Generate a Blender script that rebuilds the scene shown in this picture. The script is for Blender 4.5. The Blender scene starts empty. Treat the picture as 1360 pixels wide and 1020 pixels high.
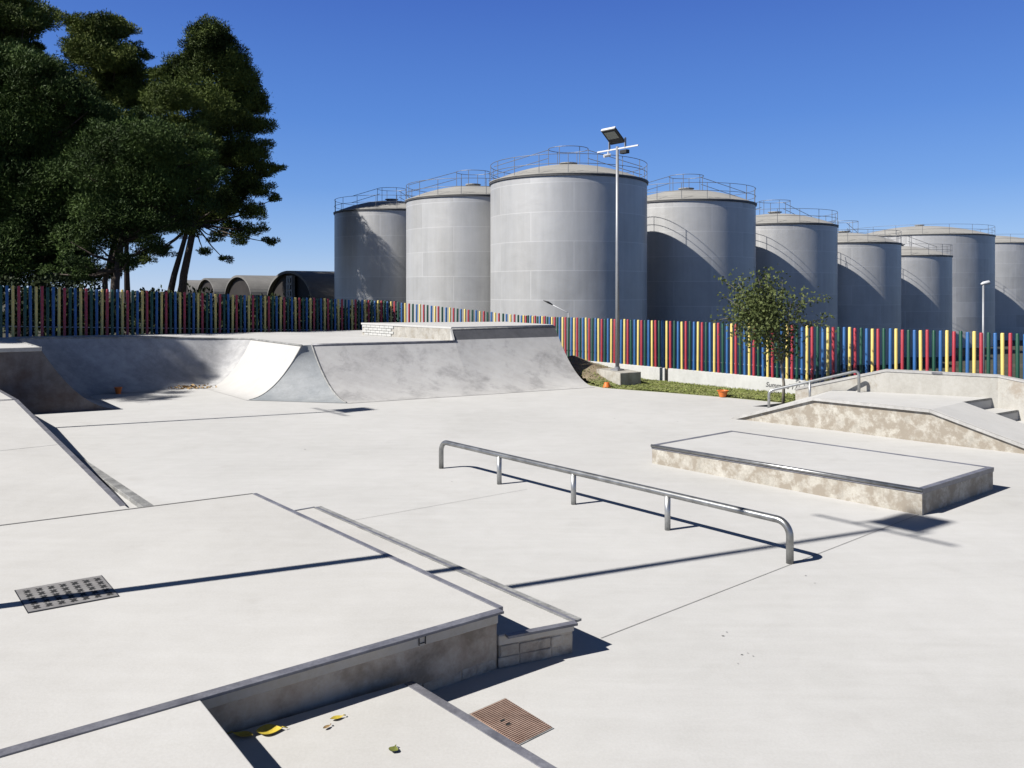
import bpy, bmesh, math, random
import numpy as np
from mathutils import Vector, Matrix
from mathutils.geometry import tessellate_polygon

random.seed(7); RNG = np.random.default_rng(7)
C = bpy.context.scene.collection
SC = bpy.context.scene
R = math.radians
F_PX, CX, HOR, EYE = 1100.0, 680.0, 386.0, 2.5

# ------------------------------------------------------------------ helpers
class MB:
    """collects vertices and faces, then links ONE mesh object"""
    def __init__(s): s.v=[]; s.f=[]; s.m=[]; s.uv={}
    def face(s, pts, m=0):
        b=len(s.v); s.v += [tuple(p) for p in pts]; s.f.append(tuple(range(b,b+len(pts)))); s.m.append(m)
    def box(s, c, size, rz=0, m=0, mat=None):
        M = mat if mat is not None else Matrix.Translation(Vector(c)) @ Matrix.Rotation(rz,4,'Z')
        hx,hy,hz=[k/2 for k in size]; b=len(s.v)
        for x,y,z in ((-1,-1,-1),(1,-1,-1),(1,1,-1),(-1,1,-1),(-1,-1,1),(1,-1,1),(1,1,1),(-1,1,1)):
            s.v.append(tuple(M @ Vector((x*hx,y*hy,z*hz))))
        for q in ((0,3,2,1),(4,5,6,7),(0,1,5,4),(1,2,6,5),(2,3,7,6),(3,0,4,7)):
            s.f.append(tuple(b+i for i in q)); s.m.append(m)
    def prism(s, poly, z0, z1, m=0, mtop=None):
        """poly CCW list of (x,y) ; z0/z1 number or list per vertex"""
        n=len(poly); b=len(s.v)
        a=sum(poly[i][0]*poly[(i+1)%n][1]-poly[(i+1)%n][0]*poly[i][1] for i in range(n))
        Z0=z0 if hasattr(z0,'__len__') else [z0]*n; Z1=z1 if hasattr(z1,'__len__') else [z1]*n
        if a<0: poly=poly[::-1]; Z0=list(Z0)[::-1]; Z1=list(Z1)[::-1]
        for (x,y),z in zip(poly,Z0): s.v.append((x,y,z))
        for (x,y),z in zip(poly,Z1): s.v.append((x,y,z))
        for i in range(n):
            j=(i+1)%n; s.f.append((b+i,b+j,b+n+j,b+n+i)); s.m.append(m)
        tri=tessellate_polygon([[Vector((x,y,0)) for x,y in poly]])
        mt=m if mtop is None else mtop
        for t in tri:
            p=[poly[k] for k in t]
            ar=(p[1][0]-p[0][0])*(p[2][1]-p[0][1])-(p[2][0]-p[0][0])*(p[1][1]-p[0][1])
            if ar<0: t=t[::-1]
            s.f.append(tuple(b+n+k for k in t)); s.m.append(mt)
            s.f.append(tuple(b+k for k in t[::-1])); s.m.append(m)
    def tube(s, path, r, n=10, m=0, cap=True, r1=None):
        P=[Vector(p) for p in path]; b=len(s.v); k=len(P)
        prev=None
        for i,p in enumerate(P):
            t=(P[min(i+1,k-1)]-P[max(i-1,0)]).normalized()
            up=Vector((0,0,1)) if abs(t.z)<.95 else Vector((1,0,0))
            if prev is None: u=t.cross(up).normalized()
            else:
                u=(prev-t*prev.dot(t)).normalized()
            prev=u; w=t.cross(u)
            rr = r if r1 is None else r+(r1-r)*i/(k-1)
            if hasattr(r,'__len__'): rr=r[i]
            for j in range(n):
                a=2*math.pi*j/n; s.v.append(tuple(p+u*(rr*math.cos(a))+w*(rr*math.sin(a))))
        for i in range(k-1):
            for j in range(n):
                j2=(j+1)%n
                s.f.append((b+i*n+j,b+i*n+j2,b+(i+1)*n+j2,b+(i+1)*n+j)); s.m.append(m)
        if cap:
            s.f.append(tuple(b+j for j in range(n))[::-1]); s.m.append(m)
            s.f.append(tuple(b+(k-1)*n+j for j in range(n))); s.m.append(m)
    def lathe(s, prof, n=48, c=(0,0,0), m=0, a0=0, a1=2*math.pi, uvr=None):
        b=len(s.v); k=len(prof); full=abs(a1-a0-2*math.pi)<1e-6; cols=n if full else n+1
        for i,(r,z) in enumerate(prof):
            for j in range(cols):
                a=a0+(a1-a0)*j/n; s.v.append((c[0]+r*math.cos(a),c[1]+r*math.sin(a),c[2]+z))
        for i in range(k-1):
            for j in range(n):
                j2=(j+1)%cols
                fi=len(s.f)
                s.f.append((b+i*cols+j,b+i*cols+j2,b+(i+1)*cols+j2,b+(i+1)*cols+j)); s.m.append(m)
                if uvr:
                    u0=uvr*(a1-a0)*j/n; u1=uvr*(a1-a0)*(j+1)/n
                    s.uv[fi]=((u0,prof[i][1]),(u1,prof[i][1]),(u1,prof[i+1][1]),(u0,prof[i+1][1]))
    def build(s, name, mats, parent=None, loc=None, smooth=False, bevel=0, seg=2, weld=True):
        me=bpy.data.meshes.new(name); me.from_pydata(s.v,[],s.f)
        mats=mats if isinstance(mats,(list,tuple)) else [mats]
        for m in mats: me.materials.append(m)
        me.polygons.foreach_set('material_index', s.m)
        if s.uv:
            uvl=me.uv_layers.new(name='UVMap')
            for fi,us in s.uv.items():
                for li,uv in zip(me.polygons[fi].loop_indices,us): uvl.data[li].uv=uv
        if weld and not s.uv:
            bm=bmesh.new(); bm.from_mesh(me); bmesh.ops.remove_doubles(bm,verts=bm.verts,dist=1e-4); bm.to_mesh(me); bm.free()
        if smooth: me.polygons.foreach_set('use_smooth',[True]*len(me.polygons))
        me.update()
        o=bpy.data.objects.new(name,me); C.objects.link(o)
        if parent is not None: o.parent=parent
        if loc is not None: o.location=loc
        if bevel:
            b=o.modifiers.new('bevel','BEVEL'); b.width=bevel; b.segments=seg; b.limit_method='ANGLE'; b.angle_limit=R(40)
        return o

def tag(o,label=None,cat=None,group=None,kind=None):
    if label: o['label']=label
    if cat: o['category']=cat
    if group: o['group']=group
    if kind: o['kind']=kind
    return o
def thing(name,label,cat,loc=(0,0,0),rz=0,group=None):
    o=bpy.data.objects.new(name,None); C.objects.link(o); o.location=loc; o.rotation_euler=(0,0,rz); o.empty_display_size=.2
    return tag(o,label,cat,group)
def copy_part(src,parent,**kw):
    c=src.copy(); C.objects.link(c); c.parent=parent
    return c
def ground_pt(px,py,z=0.0):
    d=(EYE-z)*F_PX/(py-HOR); return ((px-CX)/F_PX*d, d)
def sm(t,a,b):
    t=min(1,max(0,(t-a)/(b-a))); return t*t*(3-2*t)

# ------------------------------------------------------------------ materials
def new_mat(name):
    m=bpy.data.materials.new(name); m.use_nodes=True; nt=m.node_tree
    return m,nt,nt.nodes['Principled BSDF']
def N(nt,t,**kw):
    n=nt.nodes.new(t)
    for k,v in kw.items(): setattr(n,k,v)
    return n
def noise(nt,scale,detail=4,rough=.55,coord=None,dist=0):
    n=N(nt,'ShaderNodeTexNoise'); n.inputs['Scale'].default_value=scale; n.inputs['Detail'].default_value=detail
    n.inputs['Roughness'].default_value=rough; n.inputs['Distortion'].default_value=dist
    if coord is not None: nt.links.new(coord,n.inputs['Vector'])
    return n.outputs['Fac']
def ramp(nt,fac,stops,interp='LINEAR'):
    r=N(nt,'ShaderNodeValToRGB'); r.color_ramp.interpolation=interp
    e=r.color_ramp.elements
    while len(e)<len(stops): e.new(.5)
    for el,(p,c) in zip(e,stops):
        el.position=p; el.color=c if len(c)==4 else (*c,1)
    nt.links.new(fac,r.inputs['Fac']); return r.outputs['Color']
def mix(nt,fac,a,b,mode='MIX'):
    m=N(nt,'ShaderNodeMix',data_type='RGBA',blend_type=mode)
    for i,v in ((0,fac),(6,a),(7,b)):
        if hasattr(v,'is_linked') or hasattr(v,'links'): nt.links.new(v,m.inputs[i])
        elif i==0: m.inputs[0].default_value=v
        else: m.inputs[i].default_value=(*v,1) if len(v)==3 else v
    return m.outputs[2]
def bump(nt,b,h,strength=.2,dist=.02):
    n=N(nt,'ShaderNodeBump'); n.inputs['Strength'].default_value=strength; n.inputs['Distance'].default_value=dist
    nt.links.new(h,n.inputs['Height']); nt.links.new(n.outputs['Normal'],b.inputs['Normal'])
def coords(nt,kind='Object',scale=None):
    t=N(nt,'ShaderNodeTexCoord')
    if scale is None: return t.outputs[kind]
    m=N(nt,'ShaderNodeMapping'); m.inputs['Scale'].default_value=scale
    nt.links.new(t.outputs[kind],m.inputs['Vector']); return m.outputs['Vector']
def plain(name,col,rough=.6,metal=0,var=.0,scale=8,spec=None):
    m,nt,b=new_mat(name); b.inputs['Roughness'].default_value=rough; b.inputs['Metallic'].default_value=metal
    if spec is not None: b.inputs['Specular IOR Level'].default_value=spec
    if var:
        f=noise(nt,scale,5,.6,coords(nt))
        c=ramp(nt,f,[(.3,tuple(k*(1-var) for k in col)),(.7,tuple(min(1,k*(1+var)) for k in col))])
        nt.links.new(c,b.inputs['Base Color'])
    else: b.inputs['Base Color'].default_value=(*col,1)
    return m
def concrete(name,c1,c2,scale=.5,speck=.06,stain=None,rough=.85,bstr=.12,spec=.3):
    m,nt,b=new_mat(name); co=coords(nt)
    f=noise(nt,scale,6,.6,co,.3)
    c=ramp(nt,f,[(.32,c1),(.68,c2)])
    f2=noise(nt,scale*9,5,.65,co,.5)
    c=mix(nt,.55,c,ramp(nt,f2,[(.3,(.5-speck,)*3),(.7,(.5+speck,)*3)]),'OVERLAY')
    f3=noise(nt,60,3,.6,co)
    mp=N(nt,'ShaderNodeMapping'); mp.inputs['Rotation'].default_value=(0,0,.7); mp.inputs['Scale'].default_value=(.5,5,1); nt.links.new(co,mp.inputs['Vector'])
    f5=noise(nt,1.6,6,.65,mp.outputs[0],.4)
    c=mix(nt,.5,c,ramp(nt,f5,[(.35,(.5-speck*.8,)*3),(.65,(.5+speck*.8,)*3)]),'OVERLAY')
    c=mix(nt,.35,c,ramp(nt,f3,[(.35,(.44,)*3),(.65,(.56,)*3)]),'OVERLAY')
    if stain:
        sc,lo,hi,col,amt=stain
        f4=noise(nt,sc,9,.68,co,.15)
        c=mix(nt,ramp(nt,f4,[(lo,(0,0,0)),(hi,(amt,)*3)]),c,col)
    nt.links.new(c,b.inputs['Base Color']); b.inputs['Roughness'].default_value=rough
    b.inputs['Specular IOR Level'].default_value=spec
    bump(nt,b,f3,bstr,.006)
    return m
M={}
M['floor']=concrete('floor_concrete',(.575,.568,.548),(.645,.637,.618),.35,.045,stain=(1.3,.58,.76,(.47,.455,.43),.4))
M['deck']=concrete('deck_concrete',(.575,.562,.535),(.65,.638,.61),.6,.035,stain=(1.7,.6,.8,(.43,.41,.375),.4))
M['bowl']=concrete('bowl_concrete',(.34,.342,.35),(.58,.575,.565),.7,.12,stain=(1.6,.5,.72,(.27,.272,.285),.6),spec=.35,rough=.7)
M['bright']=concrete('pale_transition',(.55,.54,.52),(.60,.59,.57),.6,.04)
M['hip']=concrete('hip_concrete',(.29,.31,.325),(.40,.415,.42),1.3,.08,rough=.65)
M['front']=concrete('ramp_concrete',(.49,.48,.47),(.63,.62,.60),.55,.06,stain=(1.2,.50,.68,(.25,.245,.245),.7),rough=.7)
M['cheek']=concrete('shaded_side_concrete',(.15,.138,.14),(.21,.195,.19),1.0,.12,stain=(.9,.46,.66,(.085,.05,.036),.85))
M['wall_dk']=concrete('weathered_wall',(.60,.50,.385),(.74,.64,.51),1.6,.12,stain=(1.9,.48,.62,(.28,.22,.15),.75))
M['band']=concrete('wall_lip',(.66,.59,.48),(.75,.68,.57),1.4,.09)
M['capgrey']=concrete('grey_coping',(.44,.43,.41),(.55,.54,.52),3,.1)
M['stone']=concrete('rough_stone',(.52,.45,.35),(.70,.61,.49),2.5,.16,stain=(4,.5,.66,(.17,.15,.135),.8),bstr=.5)
M['tan']=concrete('stained_plaster',(.44,.41,.35),(.57,.54,.475),3.0,.14,stain=(5.0,.44,.56,(.34,.295,.235),.9))
M['tan2']=concrete('pale_plaster',(.50,.48,.43),(.58,.56,.51),1.5,.08,stain=(1.3,.53,.60,(.38,.32,.25),.75))
M['tan2b']=concrete('old_pale_plaster',(.42,.40,.36),(.54,.52,.47),3,.12,stain=(5,.48,.66,(.30,.26,.2),.7))
M['whitewall']=concrete('white_wall',(.56,.56,.54),(.64,.64,.615),1.5,.08,stain=(3,.6,.75,(.42,.41,.38),.5))
M['steel_edge']=concrete('steel_edge',(.13,.13,.15),(.24,.24,.265),6,.15,rough=.45,spec=.6)
M['scuff']=concrete('scuffed_edge',(.20,.20,.195),(.40,.40,.385),5,.22,rough=.6)
M['plate']=concrete('dark_plate',(.12,.12,.128),(.17,.17,.178),1.5,.08,rough=.5)
M['galv']=plain('galvanised_pipe',(.50,.51,.51),.38,.75,.16,14)
M['galv_w']=plain('worn_rail_pipe',(.40,.405,.40),.34,.85,.35,7)
M['polesteel']=plain('pole_steel',(.36,.37,.39),.5,.4,.08,6)
M['dark']=plain('dark_metal',(.035,.037,.04),.5,.3)
M['black']=plain('matt_black',(.012,.012,.012),.9)  # matt black for drain hole, lifting slots, joint filler and stamped marks
M['white']=plain('white_paint',(.75,.76,.78),.4)
M['glass']=plain('lamp_glass',(.34,.36,.33),.15,.0)
M['joint']=plain('joint',(.23,.225,.215),.95)
M['orange']=plain('orange_plastic',(.80,.20,.03),.4)
M['bark']=plain('bark',(.075,.055,.042),.9,0,.4,6)
M['paletrunk']=plain('pale_trunk',(.20,.18,.15),.85,0,.3,12)
M['red']=plain('red_paint',(.44,.038,.055),.42,0,.12,3)
M['blue']=plain('blue_paint',(.030,.135,.37),.42,0,.12,3)
M['yellow']=plain('yellow_paint',(.80,.64,.19),.42,0,.08,3)
M['green']=plain('green_paint',(.009,.078,.043),.42,0,.15,3)
M['leaf_y']=plain('yellow_leaf',(.62,.47,.05),.6,0,.25,40)
M['leaf_g']=plain('green_leaf',(.20,.22,.045),.6,0,.3,40)
M['leaf_d']=plain('dry_leaf',(.42,.27,.11),.8,0,.4,40)
M['brickbrown']=concrete('brown_render',(.10,.060,.038),(.16,.10,.06),.6,.1)
M['vault']=concrete('vault_roof',(.16,.155,.145),(.26,.25,.235),.15,.08)
M['gable']=concrete('gable_wall',(.016,.012,.010),(.03,.024,.02),.5,.1)  # near-black tone: shade from the pines put into the wall colour
M['ink']=plain('black_marker',(.02,.02,.025),.7)

def leafmat(name,a,b,scale=.5,tr=.0):
    m,nt,p=new_mat(name); co=coords(nt)
    f=noise(nt,scale,3,.6,co)
    f2=noise(nt,scale*14,2,.5,co)
    c=ramp(nt,f,[(.36,a),(.64,b)])
    c=mix(nt,.6,c,ramp(nt,f2,[(.3,(.32,)*3),(.7,(.68,)*3)]),'OVERLAY')
    nt.links.new(c,p.inputs['Base Color']); p.inputs['Roughness'].default_value=.6; p.inputs['Specular IOR Level'].default_value=.08
    if tr:
        t=N(nt,'ShaderNodeBsdfTranslucent'); nt.links.new(c,t.inputs['Color'])
        mx=N(nt,'ShaderNodeMixShader'); mx.inputs[0].default_value=tr
        out=nt.nodes['Material Output']
        nt.links.new(p.outputs[0],mx.inputs[1]); nt.links.new(t.outputs[0],mx.inputs[2]); nt.links.new(mx.outputs[0],out.inputs[0])
    return m
M['pine']=leafmat('pine_needles',(.030,.050,.013),(.165,.215,.050),.35)
M['pinelight']=leafmat('pale_pine_needles',(.050,.075,.017),(.20,.24,.058),.35)
M['pine2']=leafmat('umbrella_pine_needles',(.022,.042,.012),(.105,.165,.042),.35)
M['youngleaf']=leafmat('young_tree_leaves',(.07,.095,.032),(.17,.20,.075),3,.15)
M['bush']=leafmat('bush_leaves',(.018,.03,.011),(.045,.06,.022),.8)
M['grassblade']=leafmat('grass_blades',(.20,.245,.065),(.31,.33,.12),2.5)

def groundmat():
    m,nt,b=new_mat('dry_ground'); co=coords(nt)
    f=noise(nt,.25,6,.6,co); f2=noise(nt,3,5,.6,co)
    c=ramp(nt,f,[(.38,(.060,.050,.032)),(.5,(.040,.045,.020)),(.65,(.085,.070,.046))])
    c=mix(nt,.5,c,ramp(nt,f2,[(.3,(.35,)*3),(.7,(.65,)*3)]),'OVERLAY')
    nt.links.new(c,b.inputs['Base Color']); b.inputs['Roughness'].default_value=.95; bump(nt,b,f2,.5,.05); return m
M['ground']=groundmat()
def turfmat():
    m,nt,b=new_mat('turf'); co=coords(nt)
    at=N(nt,'ShaderNodeAttribute',attribute_name='dirt')
    f=noise(nt,2.2,5,.6,co); f2=noise(nt,22,4,.65,co)
    g=ramp(nt,f,[(.35,(.17,.20,.055)),(.65,(.25,.26,.09))])
    d=ramp(nt,f,[(.35,(.24,.185,.11)),(.65,(.36,.29,.19))])
    mx=N(nt,'ShaderNodeMath',operation='MULTIPLY_ADD'); nt.links.new(f,mx.inputs[0]); mx.inputs[1].default_value=.6
    sb=N(nt,'ShaderNodeMath',operation='SUBTRACT'); nt.links.new(at.outputs['Fac'],sb.inputs[0]); sb.inputs[1].default_value=.3
    nt.links.new(sb.outputs[0],mx.inputs[2])
    c=mix(nt,ramp(nt,mx.outputs[0],[(.4,(0,0,0)),(.6,(1,1,1))]),g,d)
    c=mix(nt,.7,c,ramp(nt,f2,[(.3,(.3,)*3),(.7,(.7,)*3)]),'OVERLAY')
    nt.links.new(c,b.inputs['Base Color']); b.inputs['Roughness'].default_value=.95; bump(nt,b,f2,.7,.04); return m
M['turf']=turfmat()

def tankmat():
    m,nt,b=new_mat('galvanised_plate'); tc=N(nt,'ShaderNodeTexCoord'); uv=tc.outputs['UV']
    info=N(nt,'ShaderNodeObjectInfo')
    off=N(nt,'ShaderNodeVectorMath',operation='ADD'); nt.links.new(tc.outputs['Object'],off.inputs[0])
    sc=N(nt,'ShaderNodeVectorMath',operation='SCALE'); sc.inputs[0].default_value=(17,31,9); nt.links.new(info.outputs['Random'],sc.inputs['Scale'])
    nt.links.new(sc.outputs[0],off.inputs[1])
    br=N(nt,'ShaderNodeTexBrick'); br.offset=.5; br.squash=1
    nt.links.new(uv,br.inputs['Vector'])
    for k,v in (('Scale',1.0),('Mortar Size',.03),('Mortar Smooth',.9),('Bias',0.0),('Brick Width',4.92),('Row Height',1.62)): br.inputs[k].default_value=v
    br.inputs['Color1'].default_value=(.55,.55,.545,1); br.inputs['Color2'].default_value=(.68,.68,.675,1); br.inputs['Mortar'].default_value=(.78,.78,.775,1)
    f=noise(nt,.7,5,.6,off.outputs[0],.4)
    ms=N(nt,'ShaderNodeMapping'); ms.inputs['Scale'].default_value=(2.6,2.6,.16); nt.links.new(off.outputs[0],ms.inputs['Vector'])
    st=noise(nt,1.0,5,.6,ms.outputs[0])
    c=mix(nt,.55,br.outputs['Color'],ramp(nt,f,[(.3,(.41,)*3),(.7,(.59,)*3)]),'OVERLAY')
    c=mix(nt,.5,c,ramp(nt,st,[(.3,(.40,)*3),(.7,(.60,)*3)]),'OVERLAY')
    nt.links.new(c,b.inputs['Base Color'])
    b.inputs['Metallic'].default_value=.35; b.inputs['Roughness'].default_value=.46
    bump(nt,b,f,.12,.15)
    return m
M['tank']=tankmat()
M['tankroof']=concrete('tank_roof_paint',(.36,.35,.325),(.44,.43,.40),.4,.05,rough=.6)
M['tankrim']=plain('tank_rim',(.10,.10,.105),.6,.2,.15,2)
M['tankrail']=plain('tank_rail',(.26,.265,.275),.5,.6,.1,3)

# ------------------------------------------------------------------ camera, sun, sky
cam=bpy.data.cameras.new('camera'); co_=bpy.data.objects.new('camera',cam); C.objects.link(co_)
cam.sensor_width=36; cam.lens=36*F_PX/1360; cam.clip_end=6000; cam.clip_start=.05
co_.location=(0,0,EYE); co_.rotation_euler=(R(90),0,0); cam.shift_y=-(510-HOR)/1360
SC.camera=co_
SUN_AZ,SUN_EL=66.5,42.0     # azimuth the light travels to, measured from +Y towards +X
sx,sy=math.sin(R(SUN_AZ)),math.cos(R(SUN_AZ))
sun=bpy.data.lights.new('sun','SUN'); so=bpy.data.objects.new('sun',sun); C.objects.link(so)
sun.energy=5.0; sun.angle=R(.53); sun.color=(1,.965,.915)
so.rotation_euler=Vector((sx*math.cos(R(SUN_EL)),sy*math.cos(R(SUN_EL)),-math.sin(R(SUN_EL)))).to_track_quat('-Z','Y').to_euler()
so.location=(-20,-10,20)
w=bpy.data.worlds.new('World'); SC.world=w; w.use_nodes=True; nt=w.node_tree
sky=nt.nodes.new('ShaderNodeTexSky'); sky.sky_type='NISHITA'; sky.sun_disc=False
sky.sun_elevation=R(SUN_EL); sky.sun_rotation=math.atan2(-sx,-sy)
sky.altitude=200; sky.air_density=1.0; sky.dust_density=0.0; sky.ozone_density=3.0
tcw=nt.nodes.new('ShaderNodeTexCoord'); sep=nt.nodes.new('ShaderNodeSeparateXYZ'); nt.links.new(tcw.outputs['Generated'],sep.inputs[0])
rp_=nt.nodes.new('ShaderNodeValToRGB'); el_=rp_.color_ramp.elements
stops=[(0.0,(.340,.490,.740)),(.05,(.215,.380,.710)),(.12,(.102,.258,.650)),(.20,(.060,.188,.590)),(.335,(.033,.108,.470)),(.46,(.018,.034,.10)),(.6,(.011,.016,.036)),(1.0,(.008,.012,.025))]
ALB=.62
stops=[(p_,tuple(k*ALB for k in c_)) for p_,c_ in stops]
while len(el_)<len(stops): el_.new(.5)
for e_,(p_,c_) in zip(el_,stops): e_.position=p_; e_.color=(*c_,1)
nt.links.new(sep.outputs['Z'],rp_.inputs['Fac'])
sc_=nt.nodes.new('ShaderNodeMix'); sc_.data_type='RGBA'; sc_.blend_type='MIX'; sc_.inputs[0].default_value=.82
up_=nt.nodes.new('ShaderNodeVectorMath'); up_.operation='SCALE'; up_.inputs['Scale'].default_value=1/.075
nt.links.new(rp_.outputs['Color'],up_.inputs[0])
nt.links.new(sky.outputs[0],sc_.inputs[6]); nt.links.new(up_.outputs[0],sc_.inputs[7])
bg=nt.nodes['Background']; nt.links.new(sc_.outputs[2],bg.inputs['Color']); bg.inputs['Strength'].default_value=.075
SC.view_settings.view_transform='Standard'; SC.view_settings.look='None'; SC.view_settings.exposure=.90; SC.view_settings.gamma=1
SC.cycles.max_bounces=6

# ------------------------------------------------------------------ fence line
e1=Vector((-.64,.768)); e2=Vector((.768,.64))
UR=Vector((.644,-.765))
P_L0=Vector((-13.9,19.7)); P_L1=Vector((-4.3,29)); P_M=Vector((.28,28)); P_C=Vector((1.48,26.3))
P_J=Vector((3.82,23.5))+UR*.79; P_R=Vector((3.82,23.5))+UR*11.0
fence_runs=[(P_L0,P_L1,1.40,.82),(P_L1,P_M,.82,.36),(P_M,P_C,.36,.35),(P_C,P_J,.35,.35),(P_J,P_R,.35,.35),(P_R,P_R+UR*6.5,.35,.35)]
poly=[(P_L0+(P_L0-P_L1).normalized()*60,1.4),(P_L0,1.4),(P_L1,.82),(P_M,.36),(P_C,.35),(P_R+UR*60,.35)]
def fence_dist(x,y):
    best=None; p=Vector((x,y))
    for (a,za),(b,zb) in zip(poly,poly[1:]):
        d=b-a; t=max(0,min(1,(p-a).dot(d)/d.length_squared)); q=a+d*t; L=(p-q).length
        if best is None or L<best[0]-1e-9:
            s=d.x*(p.y-a.y)-d.y*(p.x-a.x)
            best=(L,1 if s>0 else -1,za+(zb-za)*t)
    return best[0]*best[1],best[2]
def terrain(x,y):
    sd,zb=fence_dist(x,y)
    k=sm(x/max(y,1.0),-.16,.08) if y>1 else (1.0 if x>0 else 0.0)
    if zb<=.355: zb=-.1
    if sd>=0:
        h=zb-.16-k*min(4.0,.55*min(sd,1.2)+.085*sd)-(1-k)*min(1.2,.012*sd)
        return h
    hin=-.06
    edge=zb-.16 if zb>.36 else -.12
    return hin+(edge-hin)*sm(sd,-1.5,-.25)

# ground sheet
def axis(lo,hi,c,n):
    t=np.linspace(-1,1,n); s=np.sinh(t*5.2)/np.sinh(5.2)
    return np.where(s<0, c+s*(c-lo), c+s*(hi-c))
xs=axis(-1800,1800,-1,190); ys=axis(-1200,2500,24,190)
gv=[];gf=[]
for j,y in enumerate(ys):
    for i,x in enumerate(xs): gv.append((x,y,terrain(x,y)))
nx=len(xs)
for j in range(len(ys)-1):
    for i in range(nx-1): gf.append((j*nx+i,j*nx+i+1,(j+1)*nx+i+1,(j+1)*nx+i))
g=MB(); g.v=gv; g.f=gf; g.m=[0]*len(gf)
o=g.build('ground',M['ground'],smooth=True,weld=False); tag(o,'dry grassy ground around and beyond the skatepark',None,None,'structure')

# ------------------------------------------------------------------ skatepark floor (with joints as thin strips)
RT0,RT1=(-3.62,18.33),(2.2,21.42)     # toe line of the front ramp
floor_poly=[(-40,-25),(40,-25),(40,-8),(18,6.6),(9.1,17.0),(7.4,16.9),(6.0,17.6),(5.2,17.9)]
for px,py in ((1040,535),(960,527.5),(880,521),(830,517.5),(800,515)): floor_poly.append(ground_pt(px,py))
floor_poly += [(2.25,21.5),(0.5,24.5),(-5,24.2),(-12.4,20.4),(-40,14)]
b=MB(); b.prism(floor_poly,-.2,0)
def strip(mb,a,bb,wd,z,m):
    a=Vector(a);bb=Vector(bb); d=(bb-a).normalized(); n=Vector((-d.y,d.x))*wd/2
    mb.face([(*(a-n),z),(*(bb-n),z),(*(bb+n),z),(*(a+n),z)],m)
strip(b,ground_pt(798,848),ground_pt(1320,645),.006,.004,1)
strip(b,ground_pt(465,692),ground_pt(700,650),.005,.004,1)
strip(b,ground_pt(1040,556),ground_pt(1360,602.5),.012,.004,1)
for px,py,r in ((960,845,.012),(985,870,.01),(965,840,.008),(1000,872,.007),(980,882,.006),(993,868,.006),(1070,765,.01),(1082,775,.008),(405,597,.02),(816,556,.02),(198,537,.02),(440,530,.02),(900,560,.015),(1100,640,.012),(600,640,.012),(650,780,.015)):
    x,y=ground_pt(px,py); r*=.6; b.face([(x+r*1.6*math.cos(k),y+r*math.sin(k*1.0),.005) for k in np.linspace(0,5.2,6)],1)
o=b.build('floor',[M['floor'],M['joint']],weld=False); tag(o,'pale smooth concrete floor of the skatepark',None,None,'structure')

# ------------------------------------------------------------------ turf strip along the white wall
def inside(p,poly_):
    c=False; n=len(poly_)
    for i in range(n):
        (x1,y1),(x2,y2)=poly_[i],poly_[(i+1)%n]
        if (y1>p[1])!=(y2>p[1]) and p[0]<(x2-x1)*(p[1]-y1)/(y2-y1)+x1: c=not c
    return c
edge=[ground_pt(px,py) for px,py in ((1040,535),(960,527.5),(880,521),(830,517.5),(800,515))]+[(2.25,21.5),(1.62,22.7)]
wl=[P_C+UR*t for t in (.1,2,4,6,8,10.2)]
turf_poly=[(x,y) for x,y in edge]+[(1.3,25.2)]+[(p.x-.10,p.y-.08) for p in wl]+[(6.2,17.8)]
def turf_h(x,y):
    d=math.hypot(x-1.75,(y-24.0)*.8)
    # ramped earth against the end of the quarter pipe
    return .015+.62*max(0,1-d/2.1)**1.3+.012*math.sin(x*7+y*5)
tp=[]; st=.09
bm=bmesh.new(); grid={}
x0,x1,y0,y1=1.0,8.2,17.2,26.4
for i in range(int((x1-x0)/st)+1):
    for j in range(int((y1-y0)/st)+1):
        x=x0+i*st; y=y0+j*st
        if inside((x,y),turf_poly): grid[i,j]=bm.verts.new((x,y,turf_h(x,y)))
for (i,j),v in list(grid.items()):
    q=[(i,j),(i+1,j),(i+1,j+1),(i,j+1)]
    if all(k in grid for k in q): bm.faces.new([grid[k] for k in q])
# hem: run the border verts outward so that the sheet meets floor and wall
me=bpy.data.meshes.new('grass_strip'); bm.to_mesh(me); bm.free()
me.materials.append(M['turf']); me.polygons.foreach_set('use_smooth',[True]*len(me.polygons))
at=me.attributes.new('dirt','FLOAT','POINT')
for k,v in enumerate(me.vertices):
    d=math.hypot(v.co.x-1.9,(v.co.y-23.7)*.9); at.data[k].value=max(0,min(1,1.5-d/1.5))
o=bpy.data.objects.new('grass_strip',me); C.objects.link(o); tag(o,'mown turf strip between the skatepark floor and the white wall',None,None,'structure')
# underlay at the border
b=MB(); b.prism(turf_poly,-.1,.004); o=b.build('soil',M['turf'],weld=False); tag(o,'bare soil under the turf strip',None,None,'structure')

# ------------------------------------------------------------------ generic scattered faces (leaves, needles, blades)
def scatter_mesh(name,P,U,W,mat,parent=None):
    """rhombus per point: P centre, U half-length vector, W half-width vector (numpy n x 3)"""
    n=len(P); V=np.empty((n,4,3),np.float32)
    V[:,0]=P-U; V[:,1]=P+W; V[:,2]=P+U; V[:,3]=P-W
    me=bpy.data.meshes.new(name); me.vertices.add(n*4); me.vertices.foreach_set('co',V.ravel())
    me.loops.add(n*4); me.loops.foreach_set('vertex_index',np.arange(n*4,dtype=np.int32))
    me.polygons.add(n); me.polygons.foreach_set('loop_start',np.arange(0,n*4,4,dtype=np.int32))
    try: me.polygons.foreach_set('loop_total',np.full(n,4,np.int32))
    except Exception: pass
    me.materials.append(mat); me.update(calc_edges=True); me.validate()
    o=bpy.data.objects.new(name,me); C.objects.link(o)
    if parent is not None: o.parent=parent
    return o
def unit(a): return a/np.maximum(np.linalg.norm(a,axis=1,keepdims=True),1e-6)

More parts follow.
